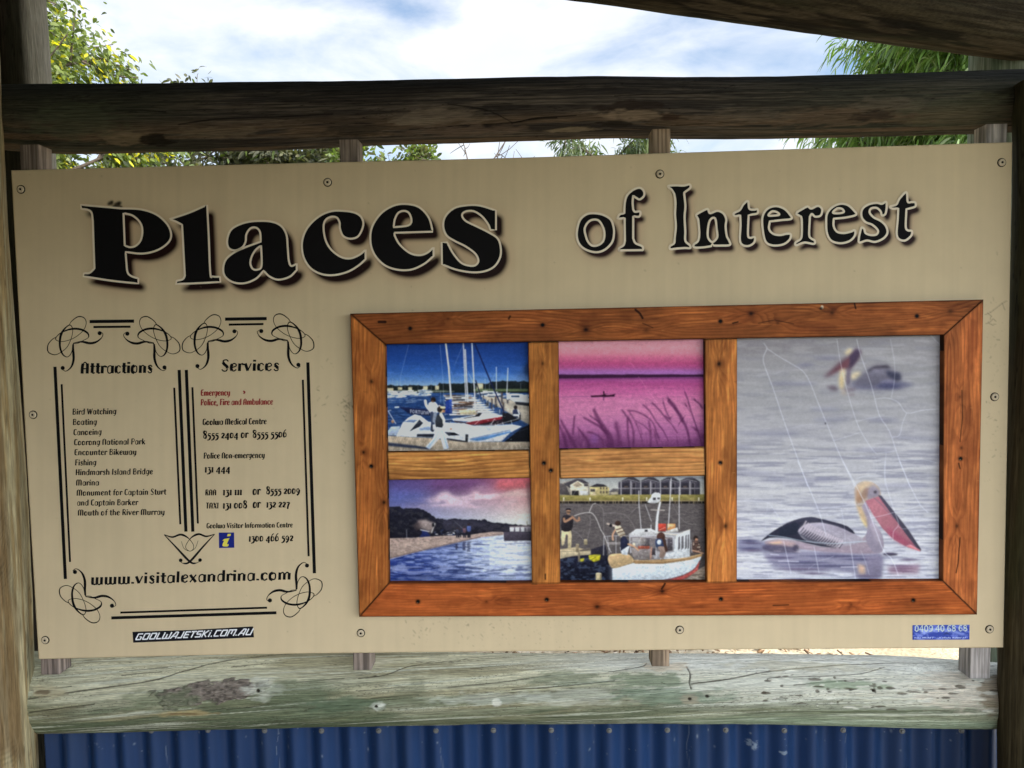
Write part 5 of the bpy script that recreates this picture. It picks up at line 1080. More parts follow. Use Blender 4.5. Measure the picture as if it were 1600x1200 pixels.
    for P, w, al in (("325,240 340,265 325,300 325,340 370,460 430,640 500,830 540,941", 5, .85), ("340,265 400,305 460,340 515,375 550,430 590,530 640,650 690,770 770,941", 5, .8), ("683,220 700,330 735,480 790,650 865,770 900,778 965,768", 4.5, .75), ("780,220 800,300 850,440 890,590 940,670 985,800 1040,941", 5, .8),
                     ("945,220 965,330 965,420 950,505", 4, .65), ("870,512 930,508 985,530 1025,582 1100,568 1180,562", 4.5, .75), ("1025,582 1005,630 990,690 955,700", 4.5, .7), ("440,660 530,640 620,632", 3, .5), ("670,716 740,695 800,675", 3.5, .65), ("780,622 840,608 890,600", 3.5, .6), ("990,700 1060,710 1170,705", 3, .4), ("1000,815 1060,810 1120,812 1170,825", 4, .6), ("925,780 915,860 920,941", 4, .6), ("500,880 580,860 650,850", 3, .45), ("790,900 830,888 880,890", 3, .5), ("1140,195 1170,230 1210,262", 4, .7), ("380,390 420,370 430,330", 2.5, .3), ("870,800 880,850 870,880", 2.5, .4), ("650,790 650,830", 2.5, .35)):
        c.line(P, w * .62, K, al * .78, .8, smooth=3)
    c.ell(627, 632, 4, 5, (60, 60, 70), .8); c.T = (1140, 720, 3.9024)
    for P, w, al in (("415,0 470,130 545,310 590,460", 7, .8), ("690,0 770,150 830,270 890,420 940,550 990,600 1030,700", 7, .85), ("950,0 950,120 980,230 1010,320 1030,390 1000,430 995,490", 5.5, .75), ("1035,0 1100,150 1160,265 1210,315", 6.5, .8), ("860,350 950,330 1000,315 1080,300 1160,270", 5.5, .75), ("45,248 150,245 235,258 290,330 320,400", 4.5, .6), ("235,258 220,330 220,420", 3.5, .45),
                     ("330,490 345,560 375,690", 6.5, .8), ("515,525 530,600 545,685", 6.5, .8), ("735,505 750,600 768,725", 6.5, .8), ("800,545 830,620 852,695", 4.5, .6), ("540,610 600,595 635,580", 4, .6), ("1030,400 1060,415 1150,405", 4.5, .65), ("270,190 330,150 400,130 440,120", 3.5, .4), ("770,110 830,95 930,92", 5, .6), ("560,290 700,275 820,262", 5, .65), ("680,290 700,400 705,500", 4.5, .6), ("1110,300 1130,350", 4, .6), ("330,370 420,330 520,325", 3, .35), ("1075,525 1100,512 1140,535", 5, .6), ("230,660 240,720", 3, .4), ("460,60 540,55 620,30", 3, .4), ("400,0 380,60", 3, .3), ("880,0 880,60", 3, .35), ("265,180 262,250", 3, .35), ("480,660 520,630", 4, .5)):
        c.line(P, w * .62, K, al * .78, 1.0, smooth=3)
    c.T = None; c.poly("1470,524 1480,524 1480,912 1472,912", (60, 50, 50), .35, 2); c.img[:] = np.clip(c.img, 0, 1); grain_of(c, 15, .012, .45); return c  # dark strip paints the frame's shade along the print's right edge

# ------------------------------------------------------------------ the stained pine picture frame
fc = Canvas(540, 460, 1545, 972, 1.3)
KNOTS = [(915.5, 515, 9, 1), (1010, 516, 12, .35), (1173.5, 490, 10, .9), (1485, 486, 12, .45), (1123.5, 568.5, 9, 1), (580.5, 596, 8, .8), (568, 706.7, 6, .9), (1495, 822, 8, .55), (1133.5, 822, 10, .75), (1035, 924, 8, .8),
         (933, 948, 9, .8), (848, 568, 7, .5), (600, 785, 7, .9), (1215, 505, 8, .4), (1502, 700, 7, .5), (700, 498, 6, .3), (1330, 945, 6, .4), (1500, 620, 6, .3), (1300, 489, 8, .5), (760, 940, 6, .4)]
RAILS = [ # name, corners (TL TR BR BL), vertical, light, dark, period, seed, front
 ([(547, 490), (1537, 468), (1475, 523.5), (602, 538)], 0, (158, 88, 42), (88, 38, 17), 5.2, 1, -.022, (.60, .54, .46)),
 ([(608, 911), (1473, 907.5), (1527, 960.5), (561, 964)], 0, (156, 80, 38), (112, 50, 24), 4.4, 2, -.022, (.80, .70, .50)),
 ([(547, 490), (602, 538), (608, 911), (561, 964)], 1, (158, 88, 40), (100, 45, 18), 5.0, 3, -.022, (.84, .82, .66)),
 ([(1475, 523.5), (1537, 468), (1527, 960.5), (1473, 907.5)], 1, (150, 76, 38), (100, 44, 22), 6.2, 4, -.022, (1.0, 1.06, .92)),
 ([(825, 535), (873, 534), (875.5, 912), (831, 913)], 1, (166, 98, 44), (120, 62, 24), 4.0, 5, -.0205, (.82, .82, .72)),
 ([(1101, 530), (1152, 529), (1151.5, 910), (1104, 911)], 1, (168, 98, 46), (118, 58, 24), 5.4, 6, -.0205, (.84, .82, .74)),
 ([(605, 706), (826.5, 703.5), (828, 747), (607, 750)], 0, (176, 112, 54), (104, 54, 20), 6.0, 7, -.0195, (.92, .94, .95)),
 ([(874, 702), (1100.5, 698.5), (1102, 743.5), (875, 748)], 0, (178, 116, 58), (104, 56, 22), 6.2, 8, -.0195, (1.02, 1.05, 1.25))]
def paint_rail(corn, vert, lt, dk, per, seed):
    r = fc.pmask([np.array(corn, float)], pad=2)
    sl, mk = r
    X = fc.X[sl]; Y = fc.Y[sl]
    u, v = (Y, X + .028 * (Y - 700)) if vert else (X, Y + .022 * (X - 1000))
    d = 0
    g = v / per + 3.4 * (fbm(u / 240, v / 60, seed * 9, 2) - .5) + .7 * (fbm(u / 70, v / 9, seed * 9 + 3, 3) - .5)
    kn = np.zeros_like(g); kd = np.zeros_like(g)
    for kx, ky, kr, ks in KNOTS:
        ku, kv = (ky, kx + .028 * (ky - 700)) if vert else (kx, ky + .022 * (kx - 1000))
        q = np.hypot((u - ku) / 2.1, v - kv)
        g = g + 2.3 * np.sign(v - kv + 1e-6) * np.exp(-(q / (kr * 1.5)) ** 2) * (1 if abs(kv - v.mean()) < 60 else 0)
        q2 = np.hypot((u - ku) / 1.25, v - kv)
        kn = np.maximum(kn, ks * np.exp(-(q2 / (kr * .75)) ** 2)); kd = np.maximum(kd, ks * np.exp(-(q2 / (kr * .28)) ** 2))
    fr = g - np.floor(g)
    ring = sstep(.25, .9, fr) * (1 - sstep(.92, 1.0, fr))
    strength = .02 + .62 * fbm(u / 130, v / 22, seed + 70, 3)
    t = np.clip(ring * strength, 0, 1)
    fine = fbm(u / 34, v / 1.5, seed + 20, 4); gold = sstep(.55, .8, fbm(u / 60, v / 5, seed + 25, 4))
    tone = fbm(u / 90, v / 26, seed + 30, 3)
    blotch = sstep(.46, .80, fbm(u / 34, v / 12, seed + 90, 4))
    c = rgb(*lt) * (1 - t[..., None]) + rgb(*dk) * t[..., None]
    c = c * (.80 + .40 * tone)[..., None] * (.86 + .28 * fine)[..., None]
    c = c * (1 - .17 * blotch[..., None] * np.array([.8, 1, 1.1])); c = c * (1 + .20 * gold[..., None] * np.array([1, 1.25, 1.3]))
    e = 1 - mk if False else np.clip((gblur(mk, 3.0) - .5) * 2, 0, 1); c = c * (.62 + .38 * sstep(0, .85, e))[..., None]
    c = c * (1 - kn[..., None] * np.array([.34, .42, .46])); c = c * (1 - .75 * kd[..., None])
    fc.comp(sl, np.ones_like(mk) * (mk > 0), c)
for corn, vert, lt, dk, per, seed, Yf, tint in RAILS: paint_rail(corn, vert, lt, dk, per, seed)
R_ = random.Random(4)
for x, y in ((640.8, 513.2), (847.8, 507.8), (1125.7, 502), (1432.7, 493.8), (1125.7, 723), (1501, 716.6), (580, 728.5), (849.8, 723.6), (860.8, 735), (653, 940), (854.3, 936.8), (1427, 937.8), (1126.5, 936)):
    fc.ell(x, y, 4.2, 4.0, (52, 24, 10), .6, .9); fc.ell(x, y, 2.7, 2.6, (10, 8, 8))
    if y > 700: fc.ell(x - .6, y + 1.6, 1.1, .8, (150, 140, 130), .6)
for P, w, al in (("993,484 1000,490 1004,497", 3.4, .8), ("795,498 797,494", 3, .7), ("1145,505 1153,503", 2.2, .8), ("592,503 602,503", 4.2, .85), ("1034,920 1039,912", 3, .8), ("1500,840 1497,880 1494,895", 1.6, .8), ("1503,610 1504,650 1500,690", 1.6, .6), ("1335,474 1337,482", 2.4, .8), ("1004,505 1020,512", 2, .4), ("1232,945 1208,946", 2, .6), ("1498,724 1500,732", 2.2, .7), ("852,905 852,897", 2, .8), ("598,680 599,702", 1.2, .5), ("1185,505 1210,500 1240,506", 1.4, .5)):
    fc.line(P, w, (34, 15, 8), al, .5)
fc.ell(1284.5, 480, 2.2, 3.2, (225, 212, 200), .95, .4); fc.ell(1283, 482, 2.6, 2.2, (30, 16, 10), .7, .6)
for i in range(60): x = R_.uniform(550, 1530); y = R_.uniform(470, 962); fc.line([(x, y), (x + R_.uniform(1, 6), y + R_.uniform(-.6, .6))], .8, R_.choice([(210, 150, 90), (50, 22, 10)]), .35)
for a, b in (((547, 490), (602, 538)), ((1537, 468), (1475, 523.5)), ((1527, 960.5), (1473, 907.5)), ((561, 964), (608, 911))): fc.line([a, b], 1.3, (46, 20, 10), .75)
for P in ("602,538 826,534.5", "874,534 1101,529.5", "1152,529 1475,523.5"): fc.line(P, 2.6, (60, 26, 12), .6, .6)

frame = empty('picture_frame', tuple(at(1042, 716, -.01)))
tag(frame, 'orange-brown stained pine frame holding five colour photographs on the cream board', 'picture frame')
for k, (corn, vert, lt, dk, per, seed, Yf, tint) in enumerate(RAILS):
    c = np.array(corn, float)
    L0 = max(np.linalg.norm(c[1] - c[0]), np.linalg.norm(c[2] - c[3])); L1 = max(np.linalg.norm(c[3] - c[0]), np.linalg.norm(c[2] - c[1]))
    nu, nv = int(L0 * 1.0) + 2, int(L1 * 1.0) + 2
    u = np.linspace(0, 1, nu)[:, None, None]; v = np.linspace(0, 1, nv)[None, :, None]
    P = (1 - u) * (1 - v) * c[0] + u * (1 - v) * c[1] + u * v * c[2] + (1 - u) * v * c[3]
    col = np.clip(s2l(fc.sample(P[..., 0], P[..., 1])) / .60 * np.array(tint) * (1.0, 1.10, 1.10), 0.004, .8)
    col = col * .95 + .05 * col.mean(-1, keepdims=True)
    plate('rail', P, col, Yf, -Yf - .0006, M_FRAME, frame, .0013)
PR = [(paint_marina, [(599, 534), (829, 531), (833, 706), (601, 708)], .52, 'photograph of a marina with yachts under a deep blue sky'),
      (paint_kayak, [(869, 530), (1104.5, 526), (1106, 702), (870, 705)], .43, 'photograph of a lone kayak on a purple-pink lake with reeds'),
      (paint_beach, [(603.5, 745), (833, 742), (836, 915), (604, 917)], .60, 'photograph of a sandy shore, dark hill and blue rippled water at dusk'),
      (paint_boat, [(872, 742), (1106, 738), (1107, 914), (872, 916)], .70, 'photograph of a white fishing boat at a jetty below grey houses'),
      (paint_pelican, [(1149, 526), (1479, 519), (1479, 911), (1148, 914)], .66, 'large photograph of two pelicans swimming on grey rippled water')]
for fn, corn, ill, lab in PR:
    cv = fn()
    print_sheet('photograph', corn[0][0], corn[0][1], corn[2][0], corn[2][1], corn, cv, -.0045, M_PRINT, frame, ill, lab, 1.7 if fn is not paint_pelican else 1.5, .003)

# ------------------------------------------------------------------ logs
def cyl_uv(px, py, Yc, zc, r):
    """pixel -> (x along a log lying on the X axis, angle round it; 0 faces the reader, + up)."""
    d = (np.array([(px - 800) / F_PX, (py - 600) / F_PX, 1.0])) @ RW
    oy, oz = CAM[1] - Yc, CAM[2] - zc
    a = d[1] ** 2 + d[2] ** 2; b = oy * d[1] + oz * d[2]; q = oy * oy + oz * oz - r * r
    D = b * b - a * q
    k = (-b - math.sqrt(max(D, 0))) / a
    p = CAM + k * d
    return p[0], math.atan2(p[2] - zc, -(p[1] - Yc))

def tube(name, C, Rr, nA, colfn, mat, parent=None, rough=.0015, seed=1, caps=True, axes=None, extra=None):
    """a log along centres C (n,3) with radii Rr; u = metres along, a = angle (0 faces -y, + towards up)."""
    n = len(C)
    T = np.gradient(C, axis=0); T /= np.linalg.norm(T, axis=1, keepdims=True)
    up = np.array([0, 0, 1.0]) if axes is None else np.array(axes[1], float)
    front = np.array([0, -1.0, 0]) if axes is None else np.array(axes[0], float)
    U = up - (T @ up)[:, None] * T; U /= np.linalg.norm(U, axis=1, keepdims=True)
    Fv = front - (T @ front)[:, None] * T - np.sum(U * (front - (T @ front)[:, None] * T), 1)[:, None] * U; Fv /= np.linalg.norm(Fv, axis=1, keepdims=True)
    u = np.r_[0, np.cumsum(np.linalg.norm(np.diff(C, axis=0), axis=1))]
    nb = nA // 5; a = np.r_[np.linspace(-1.85, 1.85, nA - nb, endpoint=False), np.linspace(1.85, 2 * math.pi - 1.85, nb, endpoint=False)]; a = np.where(a > math.pi, a - 2 * math.pi, a)
    UU = u[:, None] + 0 * a[None]; AA = a[None] + 0 * u[:, None]
    rr = Rr[:, None] * (1 + .035 * np.cos(AA * 2 + 1 + seed) * np.sin(UU * 1.7 + seed) + .02 * np.cos(3 * AA + seed + UU * 2))
    ca, sa = np.cos(AA), np.sin(AA)
    wr = fbm(UU * 3 + ca * 2 + 9, sa * 2 + seed * 3, seed, 3) - .5
    gr = fbm(UU * 7, AA * 16 + seed * 5, seed + 3, 3) - .5
    rr = rr + rough * 3.0 * wr + rough * 2.0 * gr
    col, dsp = colfn(UU, AA)
    rr = rr + dsp
    P = C[:, None] + rr[..., None] * (ca[..., None] * Fv[:, None] + sa[..., None] * U[:, None])
    V = P.reshape(-1, 3); K = col.reshape(-1, 3); F = grid_faces(n, nA, wrap=True)
    if caps:
        b = len(V); V = np.concatenate([V, C[:1], C[-1:]]); K = np.concatenate([K, K[:1], K[-1:]])
        j = np.arange(nA); j2 = (j + 1) % nA
        F = np.concatenate([F, np.stack([np.full(nA, b), j2, j, j], 1), np.stack([np.full(nA, b + 1), (n - 1) * nA + j, (n - 1) * nA + j2, (n - 1) * nA + j2], 1)])
        q = F[:-2 * nA]; t = F[-2 * nA:, :3]
        me_f = [list(x) for x in q] + [list(x) for x in t] if False else None
        o = mesh_tri_quad(name, V, q, t, mat, parent, K)
    else:
        o = mesh_obj(name, V, F, mat, parent, K, smooth=True)
    return o

def mesh_tri_quad(name, V, Q, T, mat, parent, cols, smooth=True):
    me = bpy.data.meshes.new(name)
    me.vertices.add(len(V)); me.vertices.foreach_set('co', V.astype(np.float32).ravel())
    nl = len(Q) * 4 + len(T) * 3
    me.loops.add(nl); me.loops.foreach_set('vertex_index', np.concatenate([Q.ravel(), T.ravel()]).astype(np.int32))
    me.polygons.add(len(Q) + len(T)); me.polygons.foreach_set('loop_start', np.concatenate([np.arange(len(Q)) * 4, len(Q) * 4 + np.arange(len(T)) * 3]).astype(np.int32))
    me.update(calc_edges=True)
    if smooth: me.polygons.foreach_set('use_smooth', np.ones(len(me.polygons), bool))
    a = me.color_attributes.new('col', 'FLOAT_COLOR', 'POINT'); c4 = np.ones((len(V), 4), np.float32); c4[:, :3] = cols; a.data.foreach_set('color', c4.ravel())
    me.materials.append(mat)
    o = bpy.data.objects.new(name, me)
    return link(o, parent)

def mixc(c, col, m):
    return c * (1 - m[..., None]) + np.asarray(col) * m[..., None]
def near_curve(U, A, pts, w, r):
    """soft mask of a crack: pts [(u, angle)], w width in metres."""
    best = np.full(U.shape, 9.0)
    for (u0, a0), (u1, a1) in zip(pts[:-1], pts[1:]):
        du, da = u1 - u0, (a1 - a0) * r; l2 = max(du * du + da * da, 1e-9)
        t = np.clip(((U - u0) * du + (A - a0) * r * da) / l2, 0, 1)
        best = np.minimum(best, np.hypot(U - u0 - t * du, (A - a0) * r - t * da))
    return np.clip(1.3 - best / w, 0, 1)
def px_curve(s, Yc, zcf, r, x0):
    out = []
    P = smooth_open(parse(s)[0], 4)
    for x, y in P:
        xx, a = cyl_uv(x, y, Yc, zcf(x), r); out.append((xx - x0, a))
    return out
def blob(U, A, px, py, rx, ry, Yc, zcf, r, x0, seed, ragged=.5, lo=.62, hi=1.15):
    xx, a = cyl_uv(px, py, Yc, zcf(px), r); k = 2.0 / F_PX
    q = np.hypot((U - (xx - x0)) / (rx * k), (A - a) * r / (ry * k))
    q = q + ragged * (fbm(U * 34, A * 10 - U * 7, seed, 4) - .5) * 2.6
    return 1 - sstep(lo, hi, q)

def log_from_px(xs, top, bot, Y, n, tops_at=None):
    X = np.linspace(xs[0], xs[-1], n)
    t = np.interp(X, xs, top); b = np.interp(X, xs, bot)
    t = gauss1(t, 14, 0); b = gauss1(b, 14, 0)
    pt = at(X, t, Y); pb = at(X, b, Y)
    return (pt + pb) / 2, (pt[:, 2] - pb[:, 2]) / 2 * .985

# top log
YT = .105
Ct, Rt_ = log_from_px([-40, 100, 400, 560, 800, 950, 1080, 1200, 1400, 1630], [137.5, 135.5, 131.5, 129, 121.5, 118.5, 120.5, 120, 116.5, 110], [230, 240, 235.5, 228, 221.5, 216.5, 217, 216.5, 211.5, 204], YT, 1250)
x0t = Ct[0, 0]; zt = lambda px: float(np.interp(px, [-40, 1630], [Ct[0, 2], Ct[-1, 2]])); rt = float(Rt_.mean())
def col_top(U, A):
    st = fbm(U * 5, A * 20, 3, 4); lg = fbm(U * 1.8, A * 1.6, 5, 4); fn = fbm(U * 16, A * 60, 8, 3)
    c = mixc(np.zeros(U.shape + (3,)) + (.050, .043, .039), (.125, .102, .082), sstep(.42, .66, st))
    c = mixc(c, (.03, .025, .023), sstep(.5, .7, lg) * .8)
    c = mixc(c, (.045, .052, .032), sstep(.0, .35, -U + .75) * .55 + sstep(1.75, 2.3, U) * .5)
    c = mixc(c, (.028, .032, .042), sstep(.1, .9, A) * (A < 2.4) * .6)
    low = sstep(-.15, -.75, A) * sstep(-2.2, -1.4, A)
    c = mixc(c, (.14, .098, .066), low * sstep(.44, .6, fbm(U * 3.2, A * 5, 15, 4)) * .9)
    c *= (.66 + .68 * fn)[..., None]
    for k in range(3):
        rn = np.abs(fbm(U * (1.4 + k), A * (7 + 6 * k), 195 + k, 2) - .5); c = mixc(c, (.012, .010, .008), (1 - sstep(0, .010, rn)) * sstep(.45, .6, fbm(U * 2, A * 3, 199 + k, 2)) * .8)
    d = np.zeros(U.shape)
    for s, w in (("280,187 320,181 350,178 430,176 520,173", .0016), ("640,199 700,196 800,191 840,184 900,181", .0022), ("800,192 830,186 870,184", .002), ("960,150 1040,146 1110,142", .001), ("420,222 500,224 540,226", .0016), ("1330,158 1420,156", .001), ("1290,176 1360,172 1420,156", .0012), ("700,160 760,170 800,190", .0012), ("1050,196 1130,190 1180,186", .001), ("100,172 200,165 260,168", .001)):
        mk = near_curve(U, A, px_curve(s, YT, zt, rt, x0t), w, rt); c = mixc(c, (.012, .010, .008), mk * .9); d -= mk * .002
    for px, py, rx, ry, cl, al, sd in ((200, 208, 44, 12, (.30, .23, .15), .75, 1), (245, 210, 26, 10, (.02, .016, .012), .9, 2), (340, 200, 60, 9, (.26, .20, .14), .6, 3), (690, 180, 62, 13, (.26, .205, .155), .75, 4), (655, 186, 40, 6, (.33, .27, .2), .6, 5), (985, 166, 54, 9, (.05, .036, .03), .9, 6), (990, 180, 50, 8, (.36, .27, .19), .85, 7), (960, 195, 24, 9, (.035, .028, .022), .9, 8), (1048, 182, 13, 6, (.08, .05, .035), .9, 9), (885, 204, 40, 5, (.4, .32, .22), .7, 10), (730, 203, 80, 10, (.24, .17, .13), .6, 11), (1300, 182, 90, 14, (.24, .165, .11), .6, 12), (1390, 160, 60, 10, (.22, .18, .13), .6, 13), (1500, 180, 90, 30, (.16, .16, .10), .5, 14), (1365, 178, 36, 8, (.05, .036, .028), .7, 15), (560, 200, 50, 12, (.05, .045, .038), .6, 16), (1160, 180, 70, 10, (.22, .175, .13), .6, 17), (120, 180, 70, 26, (.13, .145, .09), .5, 18), (790, 165, 30, 5, (.03, .026, .024), .7, 19), (960, 140, 60, 5, (.05, .045, .045), .6, 20)):
        c = mixc(c, np.array(cl) * .72, blob(U, A, px, py, rx, ry, YT, zt, rt, x0t, sd) * al)
    return c, d
o = tube('log_rail', Ct, Rt_, 260, col_top, M_LOG, rough=.0016, seed=2)
tag(o, 'dark brown-black weathered round log running above the cream sign', 'log', 'log rails of the sign shelter')

# bottom log
YB = .105
xsb = [10, 120, 300, 500, 600, 800, 1000, 1200, 1300, 1400, 1480, 1610]
Cb, Rb = log_from_px(xsb, [1024, 1023, 1022, 1022, 1023.5, 1023.5, 1022.5, 1023, 1024.5, 1027, 1032, 1041], [1140, 1138, 1134, 1131, 1129, 1127, 1125, 1125.5, 1127, 1130, 1132, 1133], YB, 1350)
x0b = Cb[0, 0]; zb = lambda px: float(np.interp(px, [10, 1610], [Cb[0, 2], Cb[-1, 2]])); rb = float(Rb.mean())
def col_bot(U, A):
    A2 = A + .30 * (fbm(U * 1.5, A * .8, 90, 2) - .5) - U * .75
    st = fbm(U * 4, A2 * 24, 30, 5); fn = fbm(U * 15, A2 * 110, 33, 3); lg = fbm(U * 2.6, A2 * 2.2, 36, 4); mid = fbm(U * 6, A2 * 9, 37, 4)
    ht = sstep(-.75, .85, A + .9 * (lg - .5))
    c = mixc(np.zeros(U.shape + (3,)) + (.140, .160, .108), (.48, .468, .375), ht)  # pale upper side paints light from above; green underside is shade and algae
    c = mixc(c, (.245, .225, .150), sstep(.48, .64, fbm(U * 2.1 + 3, A2 * 2.4, 38, 4)) * sstep(2.3, 1.2, U) * .75)
    alg = sstep(.46, .60, fbm(U * 2.4 + 7, A2 * 2.6, 39, 4)) * sstep(.95, .1, A)
    c = mixc(c, (.080, .112, .070), alg * .62 * sstep(2.2, 1.2, U) + alg * .4 * sstep(1.2, 2.0, U))
    c = c * (.62 + .76 * st)[..., None] * (.84 + .32 * mid)[..., None]
    c = mixc(c, (.50, .52, .47), sstep(.60, .70, fbm(U * 2.6, A2 * 16, 42, 4)) * .7)
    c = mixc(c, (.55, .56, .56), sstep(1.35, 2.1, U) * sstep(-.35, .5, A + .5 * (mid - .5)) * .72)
    c = mixc(c, (.62, .64, .67), sstep(.75, 1.1, A) * sstep(1.2, 1.9, U) * .8)  # whitish upper side at the right paints its brighter light
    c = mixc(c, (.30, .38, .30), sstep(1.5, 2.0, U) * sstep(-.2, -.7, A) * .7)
    c = mixc(c, (.17, .18, .12), sstep(.30, .02, U) * .55)
    for k in range(3):
        rn = np.abs(fbm(U * (1.6 + k), A2 * (9 + 7 * k), 95 + k, 2) - .5); c = mixc(c, (.06, .055, .04), (1 - sstep(0, .010, rn)) * sstep(.45, .6, fbm(U * 2, A2 * 3, 99 + k, 2)) * .75)
    c *= (.74 + .52 * fn)[..., None]
    d = .0012 * (st - .5)
    cr = [("48,1092 100,1085 160,1078 240,1068 290,1054 340,1042 410,1034 470,1030 520,1029", .0019), ("48,1112 100,1106 150,1101", .0014), ("560,1067 600,1062 640,1048 700,1040 800,1033 880,1026", .0015), ("650,1040 700,1043 740,1034 800,1033", .0012), ("700,1082 780,1075 860,1064", .0012), ("800,1087 880,1082 960,1074", .0014), ("950,1060 1000,1052 1010,1046", .0012), ("1080,1080 1140,1072 1200,1060 1300,1049 1400,1042 1480,1036", .0018), ("1072,1052 1078,1064 1077,1078 1080,1088", .0022), ("1090,1025 1140,1030 1200,1034", .0016), ("1240,1082 1300,1075 1360,1070", .0012), ("820,1030 860,1026 940,1031", .001), ("400,1074 420,1070", .0025), ("1365,1084 1368,1092", .002), ("1200,1075 1210,1070 1330,1064 1380,1050", .001)]
    Rr = random.Random(5)
    for i in range(44):
        x = Rr.uniform(60, 1500); y = Rr.uniform(1030, 1118); l = Rr.uniform(20, 90); cr.append((f"{x:.0f},{y:.0f} {x + l / 2:.0f},{y - l * .04:.0f} {x + l:.0f},{y - l * .08:.0f}", Rr.uniform(.0005, .001)))
    for s, w in cr:
        mk = near_curve(U, A, px_curve(s, YB, zb, rb, x0b), w, rb); c = mixc(c, (.035, .03, .022), mk * .85); d = d - mk * .0022
    # bark remnant, knots, rough patches
    bk = np.maximum(blob(U, A, 318, 1088, 66, 15, YB, zb, rb, x0b, 51, .42, .84, 1.0), np.maximum(blob(U, A, 375, 1082, 40, 13, YB, zb, rb, x0b, 52, .42, .84, 1.0), blob(U, A, 275, 1100, 32, 9, YB, zb, rb, x0b, 53, .45, .84, 1.0)))
    bt = fbm(U * 90, A * 22, 55, 3)
    c = c * (1 - bk[..., None]) + bk[..., None] * (np.array([.17, .145, .135]) * (.25 + 1.5 * bt)[..., None]); d = d + bk * (.004 + .006 * (bt - .5))
    c = mixc(c, (.45, .36, .20), blob(U, A, 285, 1117, 44, 5, YB, zb, rb, x0b, 57) * .7); c = mixc(c, (.16, .10, .05), blob(U, A, 300, 1118, 34, 2.2, YB, zb, rb, x0b, 58) * .7)
    for px, py, rx, ry, cl, al, sd in ((412, 1082, 28, 14, (.58, .59, .56), .7, 61), (589, 1110, 11, 7, (.62, .64, .62), .9, 62), (600, 1040, 26, 8, (.5, .48, .4), .6, 63), (776, 1107, 8, 5, (.6, .6, .58), .8, 64), (250, 1098, 60, 16, (.14, .17, .11), .6, 65), (470, 1090, 60, 18, (.12, .15, .10), .6, 66), (880, 1068, 56, 11, (.14, .17, .12), .6, 67), (1010, 1075, 60, 12, (.12, .165, .11), .7, 68), (1050, 1100, 90, 12, (.14, .2, .15), .6, 69), (900, 1100, 80, 12, (.52, .53, .5), .4, 70), (1040, 1052, 30, 9, (.46, .38, .30), .6, 71), (1500, 1085, 60, 30, (.52, .46, .42), .6, 72), (80, 1082, 26, 9, (.42, .38, .28), .8, 73), (68, 1082, 12, 3, (.12, .09, .06), .8, 74), (1320, 1080, 70, 7, (.2, .27, .19), .7, 75), (1080, 1106, 16, 9, (.3, .27, .22), .8, 76), (640, 1090, 30, 20, (.16, .17, .12), .5, 77), (540, 1108, 60, 12, (.1, .14, .095), .7, 78), (770, 1100, 90, 8, (.5, .52, .5), .4, 79), (1260, 1050, 120, 10, (.42, .40, .32), .5, 80), (1555, 1085, 24, 30, (.2, .15, .1), .7, 81)):
        c = mixc(c, cl, blob(U, A, px, py, rx, ry, YB, zb, rb, x0b, sd) * al)
    for i in range(90):
        px = Rr.uniform(1190, 1560); py = Rr.uniform(1066, 1120)
        mk = blob(U, A, px, py, Rr.uniform(2, 10), Rr.uniform(.8, 2.2), YB, zb, rb, x0b, 100 + i, .7)
        c = mixc(c, (.07, .055, .04) if i % 2 else (.6, .6, .58), mk * .75); d = d - mk * (.002 if i % 2 else -.0008)
    for px, py in ((405, 1085), (588, 1111), (1365, 1089), (1105, 1100), (1078, 1104)):
        mk = blob(U, A, px, py, 3, 2.4, YB, zb, rb, x0b, 300, .4); c = mixc(c, (.03, .025, .02), mk); d = d - mk * .003
    return c * np.array([1.12, 1.10, .97]), d
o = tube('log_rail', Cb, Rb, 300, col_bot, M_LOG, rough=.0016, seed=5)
tag(o, 'pale grey-green weathered round log under the sign, with a patch of loose bark', 'log', 'log rails of the sign shelter')

# log slanting across the upper right corner
YR = np.linspace(.28, -.42, 500)
pr = at(np.interp(YR, [-.42, -.04, .12, .26, .28], [-350, 888, 1200, 1500, 1640]), np.interp(YR, [-.42, -.04, .12, .26, .28], [-160, 0, 40, 81, 92]), 0)
A1 = at(1560, 84, .27); A0 = at(900, 2, -.03); dv = (A0 - A1); dv /= np.linalg.norm(dv)
tt = np.linspace(-.22, 2.6, 500)
Cr = A1 + tt[:, None] * dv + np.array([0, .03, .090]); Cr[:, 2] += .0105 * tt
Rr_ = .083 + .002 * np.sin(tt * 2.3 + 1)
def col_raf(U, A):
    st = fbm(U * 5, A * 18, 130, 4); lg = fbm(U * 2.2, A * 2, 133, 4); fn = fbm(U * 16, A * 60, 135, 3)
    c = mixc(np.zeros(U.shape + (3,)) + (.042, .032, .019), (.082, .064, .038), sstep(.42, .66, st)); c = mixc(c, (.014, .011, .008), sstep(.55, .68, lg) * .85); c = mixc(c, (.05, .052, .03), sstep(.5, .65, fbm(U * 2, A * 2, 139, 3)) * .5)
    c = mixc(c, (.13, .10, .065), sstep(.6, .7, fbm(U * 4, A * 4, 141, 4)) * .6)
    return c * (.72 + .56 * fn)[..., None], np.zeros(U.shape)
o = tube('roof_log', Cr, Rr_, 110, col_raf, M_LOG, rough=.0018, seed=9)
tag(o, 'dark round roof log slanting down across the upper right corner', 'log')

